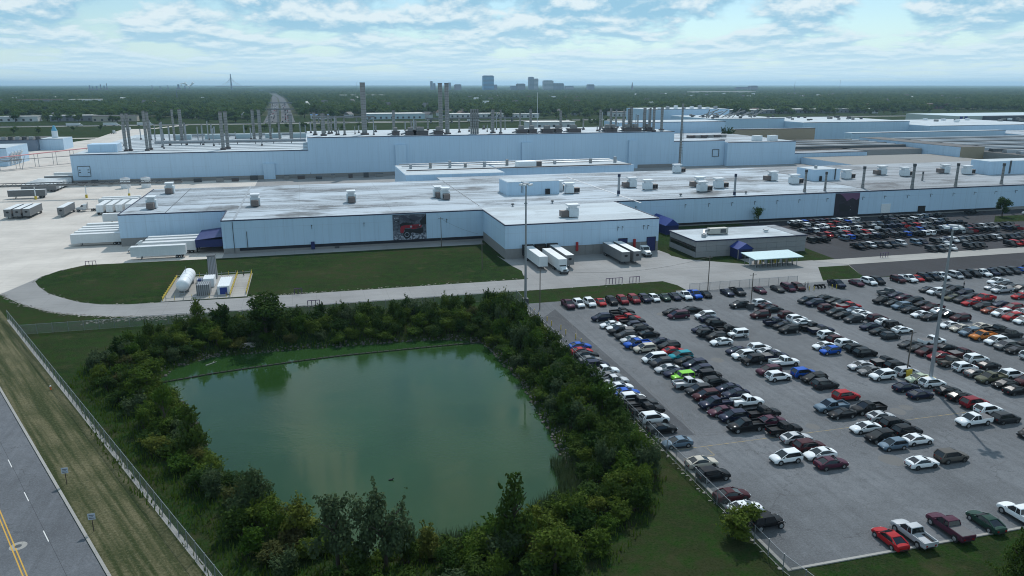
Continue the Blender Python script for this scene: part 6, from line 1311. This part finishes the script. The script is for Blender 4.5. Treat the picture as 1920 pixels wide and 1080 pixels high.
hm = MB().box(-5, 5, -4, 4, 0, 4).mesh('wall'); hr = MB().add([(-5.6, -4.6, 3.9), (5.6, -4.6, 3.9), (5.6, 4.6, 3.9), (-5.6, 4.6, 3.9), (-5.6, 0, 7), (5.6, 0, 7)], [(0, 1, 5, 4), (2, 3, 4, 5), (1, 2, 5), (3, 0, 4)]).mesh('roof'); hw = MB().box(-1, 1, -4.1, -4.01, 1.2, 2.6).mesh('window')
hs = [(FT.uniform(-520, 1500), FT.uniform(1250, 1420)) for _ in range(26)] + [(FT.uniform(-900, 2400), FT.uniform(1480, 3000)) for _ in range(70)]
hs = [p for p in hs if not in_road(*p)]; hs.sort(key=lambda p: p[0] / p[1])
for i, (x, y) in enumerate(hs):
    wi, ri = FT.choice((0, 1, 0, 2, 4)), FT.choice((1, 2, 1, 0)); t = thing('house', 'small gabled house among the far trees, %s from left' % nth(i + 1), 'house', (x, y, 0), FT.random() * 3, 'houses beyond the freeway'); t.scale = (1.3, 1.3, 1.4 if y < 1450 else 2.6)
    o = link('wall', hm, None, t); omat(o, WC[wi]); o = link('roof', hr, None, t); omat(o, RC[ri]); link('window', hw, GLASS, t, (-2.5, 0, 0)); link('window', hw, GLASS, t, (2.5, 0, 0))
def overpass(label, x0, x1, y, z):
    t = thing('overpass', label, 'bridge', (x0, y, 0)); MB().box(x0, x1, y, y + 12, z, z + 1.4).build('deck', CONC2, t); MB().box(x0, x1, y - .2, y, z + 1.3, z + 2.4).build('parapet', WC[2], t)
    for k in range(5): MB().box(x0 + 8 + k * (x1 - x0 - 16) / 4 - .8, x0 + 8 + k * (x1 - x0 - 16) / 4 + .8, y + 2, y + 10, 0, z).build('pier', CONC2, t)
overpass('grey overpass in front of the highway traffic', 12, 100, 1160, 6); overpass('darker overpass right of the tall stack', 165, 300, 1090, 5); overpass('thin bridge crossing over the highway', -110, 20, 2040, 7); overpass('nearer dark bridge over the highway', -95, 25, 1560, 6)
lo = [(-402, 1128, 1), (-300, 1129, 1), (-256, 1128, 1), (-215, 1128.5, 1), (232, 1128, 1), (560, 1128, 1)]
for i, (x, y, d) in enumerate(lo):
    trailer(x, y, 0, 'white freeway trailer, %s from left' % nth(i + 1)); tractor(x + 15.6, y, 0, 'white freeway truck, %s from left' % nth(i + 1))
trailer(-203, 985, PI / 2 - .25, 'white box truck trailer on the rear drive'); tractor(-206, 950, PI / 2 - .2, 'dark flatbed truck on the rear drive')
rh = random.Random(3); hv = []
for i in range(90):
    y = 1175 + 1000 * rh.random() ** 1.3; c = float(np.interp(y, [1100, 1860, 2270], [-35, -50, -63])); hv.append((c + rh.choice((-16, -12, -8, 6, 10, 14)), y))
hv.sort(key=lambda p: p[1])
for i, (x, y) in enumerate(hv): make_car(rh.choice('usup'), rh.choice(('black', 'white', 'silver', 'navy', 'red')), x, y, PI / 2 if x > -40 else -PI / 2, 'tiny car on the straight highway, %s from the near end' % nth(i + 1), 0, 'cars on the highway', rh)
# skyline at about 5.5 km
YS = 5500.
GT = plain('tower_teal_glass', (.01, .20, .42), .25); GB = plain('tower_blue_grey', (.10, .13, .20), .4); GS = plain('tower_stone', (.30, .32, .36), .6); GR = plain('tower_brick', (.16, .13, .15), .7)
def tower(label, x, w, h, m, bands=True, y=YS, d=40):
    t = thing('office_tower', label, 'tower', (x, y, 0), 0, 'downtown towers'); MB().box(-w / 2, w / 2, 0, d, 0, h).build('shaft', m, t, True); MB().box(-w / 2 + w * .1, w / 2 - w * .1, 2, d - 2, h, h + 3).build('crown', GB, t, True)
    if bands:
        for k in range(int(h / 9)): MB().box(-w / 2 - .3, w / 2 + .3, -.35, -.05, 6 + k * 9, 9 + k * 9).build('window_band', DKGREY if m is not GT else GLASS, t, True)
tower('broad teal glass tower, tallest block of the skyline', 1291, 78, 111, GT); tower('dark slim tower, tallest of the central pair', 1612, 34, 102, GB); tower('stone slab attached right of the dark slim tower', 1646, 32, 90, GS); tower('broad pale stone tower right of the slim pair', 1742, 72, 78, GS)
tower('brick tower with rounded top left of the slim pair', 1534, 60, 55, GR); tower('short dark block left of the brick tower', 1478, 40, 40, GB); tower('dark block right of the broad stone tower', 1800, 36, 58, GB); tower('second dark block right of the broad stone tower', 1840, 36, 58, GB); tower('low wide block farther right of downtown', 1905, 60, 38, GS); tower('lone slate tower at the right end of downtown', 2073, 48, 50, GB)
tower('thin pair tower left of the twin stacks', 882, 12, 72, GB, False); tower('shorter thin tower left of the twin stacks', 902, 12, 58, GB, False); tower('thin tower right of the twin stacks', 1010, 14, 62, GB, False); tower('dome-like low block right of the twin stacks', 1070, 44, 50, GR, False); tower('small block at the foot of the teal tower', 1345, 20, 48, GB, False)
tower('brick hospital block above the far right wood', 3290, 130, 30, GR, True, 5400); tower('brick hospital wing above the far right wood', 3360, 60, 40, GR, True, 5380)
t = thing('church_spire', 'thin dark church spire right of downtown', 'church', (2400, YS, 0)); MB().cyl((0, 0, 0), (0, 0, 40), 9, 8, 4).build('tower', GR, t, True); MB().cyl((0, 0, 40), (0, 0, 72), 7, .5, 8).build('spire', GB, t, True)
t = thing('cable_stayed_bridge', 'cable-stayed bridge with a single tall pylon at the horizon', 'bridge', (-540, 6600, 0)); MB().cyl((0, 0, 0), (0, 0, 132), 7, 3.5, 8).build('pylon', GB, t, True); MB().box(-120, 170, -8, 8, 36, 40).build('deck', GS, t, True)
for s in (-1, 1):
    for k in range(9): MB().cyl((0, 0, 126 - k * 5), (s * (14 + k * 9), 0, 40), .35, None, 4).build('stay_cable', GS, t, True)
for i, (x, h, r) in enumerate(((-1640, 46, 6), (-1618, 38, 5), (-1590, 40, 7), (-1560, 52, 4), (-1535, 44, 5), (-1515, 60, 3), (-1180, 48, 3), (-1120, 42, 4), (-1060, 46, 3), (-980, 52, 9), (-930, 44, 5), (-900, 40, 4))):
    t = thing('refinery_column', 'refinery column on the left horizon, %s from left' % nth(i + 1), 'tower', (x * .92, 6400, 0), 0, 'refinery columns'); MB().cyl((0, 0, 0), (0, 0, h), r, r * .8, 8).build('shaft', GB, t, True); MB().box(-r * 2, r * 2, -r, r, 0, h * .5).build('plinth', GR, t, True)
mb = MB(); rp_ = random.Random(6)
for k in range(26):
    x = -960 * .92 + k * 3.6 + rp_.gauss(0, 3); z = 52 + 12 * math.sin(k * .3) + rp_.gauss(0, 4); r = rp_.uniform(4, 9)
    mb.loft([[(x + r * math.cos(b) * math.sin(a), 6400 + r * math.sin(b) * math.sin(a), z + r * .6 * math.cos(a)) for b in [2 * PI * q / 8 for q in range(8)]] for a in (.05, .7, 1.4, 2.1, 3.05)])
tag(mb.build('steam_plume', plain('steam', (.85, .87, .88), 1.0), smooth=True), 'small white steam plume over the left horizon', 'steam', kind='stuff')
for i, (x, y, h) in enumerate(((2900, 4200, 70), (430, 6500, 70), (4600, 6000, 90), (-330, 2300, 38))):
    t = thing('radio_mast', 'thin dark mast on the horizon, %s from left' % nth((3, 2, 4, 1)[i]), 'mast', (x, y, 0), 0, 'horizon masts'); MB().cyl((0, 0, 0), (0, 0, h), 2.2, .6, 5).build('mast', GB, t, True); MB().box(-3, 3, -3, 3, 0, 4).build('base', GB, t, True)

# ---------------------------------------------------------------- the air
hz = bpy.data.materials.new('haze'); hz.use_nodes = True; hn = hz.node_tree.nodes; hn.clear()
ho = hn.new('ShaderNodeOutputMaterial'); pv = hn.new('ShaderNodeVolumePrincipled'); hz.node_tree.links.new(pv.outputs[0], ho.inputs['Volume'])
pv.inputs['Color'].default_value = (.52, .79, 1.0, 1); pv.inputs['Density'].default_value = 6e-5; pv.inputs['Anisotropy'].default_value = .5
o = MB().box(-30500, 30500, -500, 30500, -6, 140).build('haze', hz); tag(o, 'thin pale blue summer haze over the whole plain', 'haze', kind='stuff')
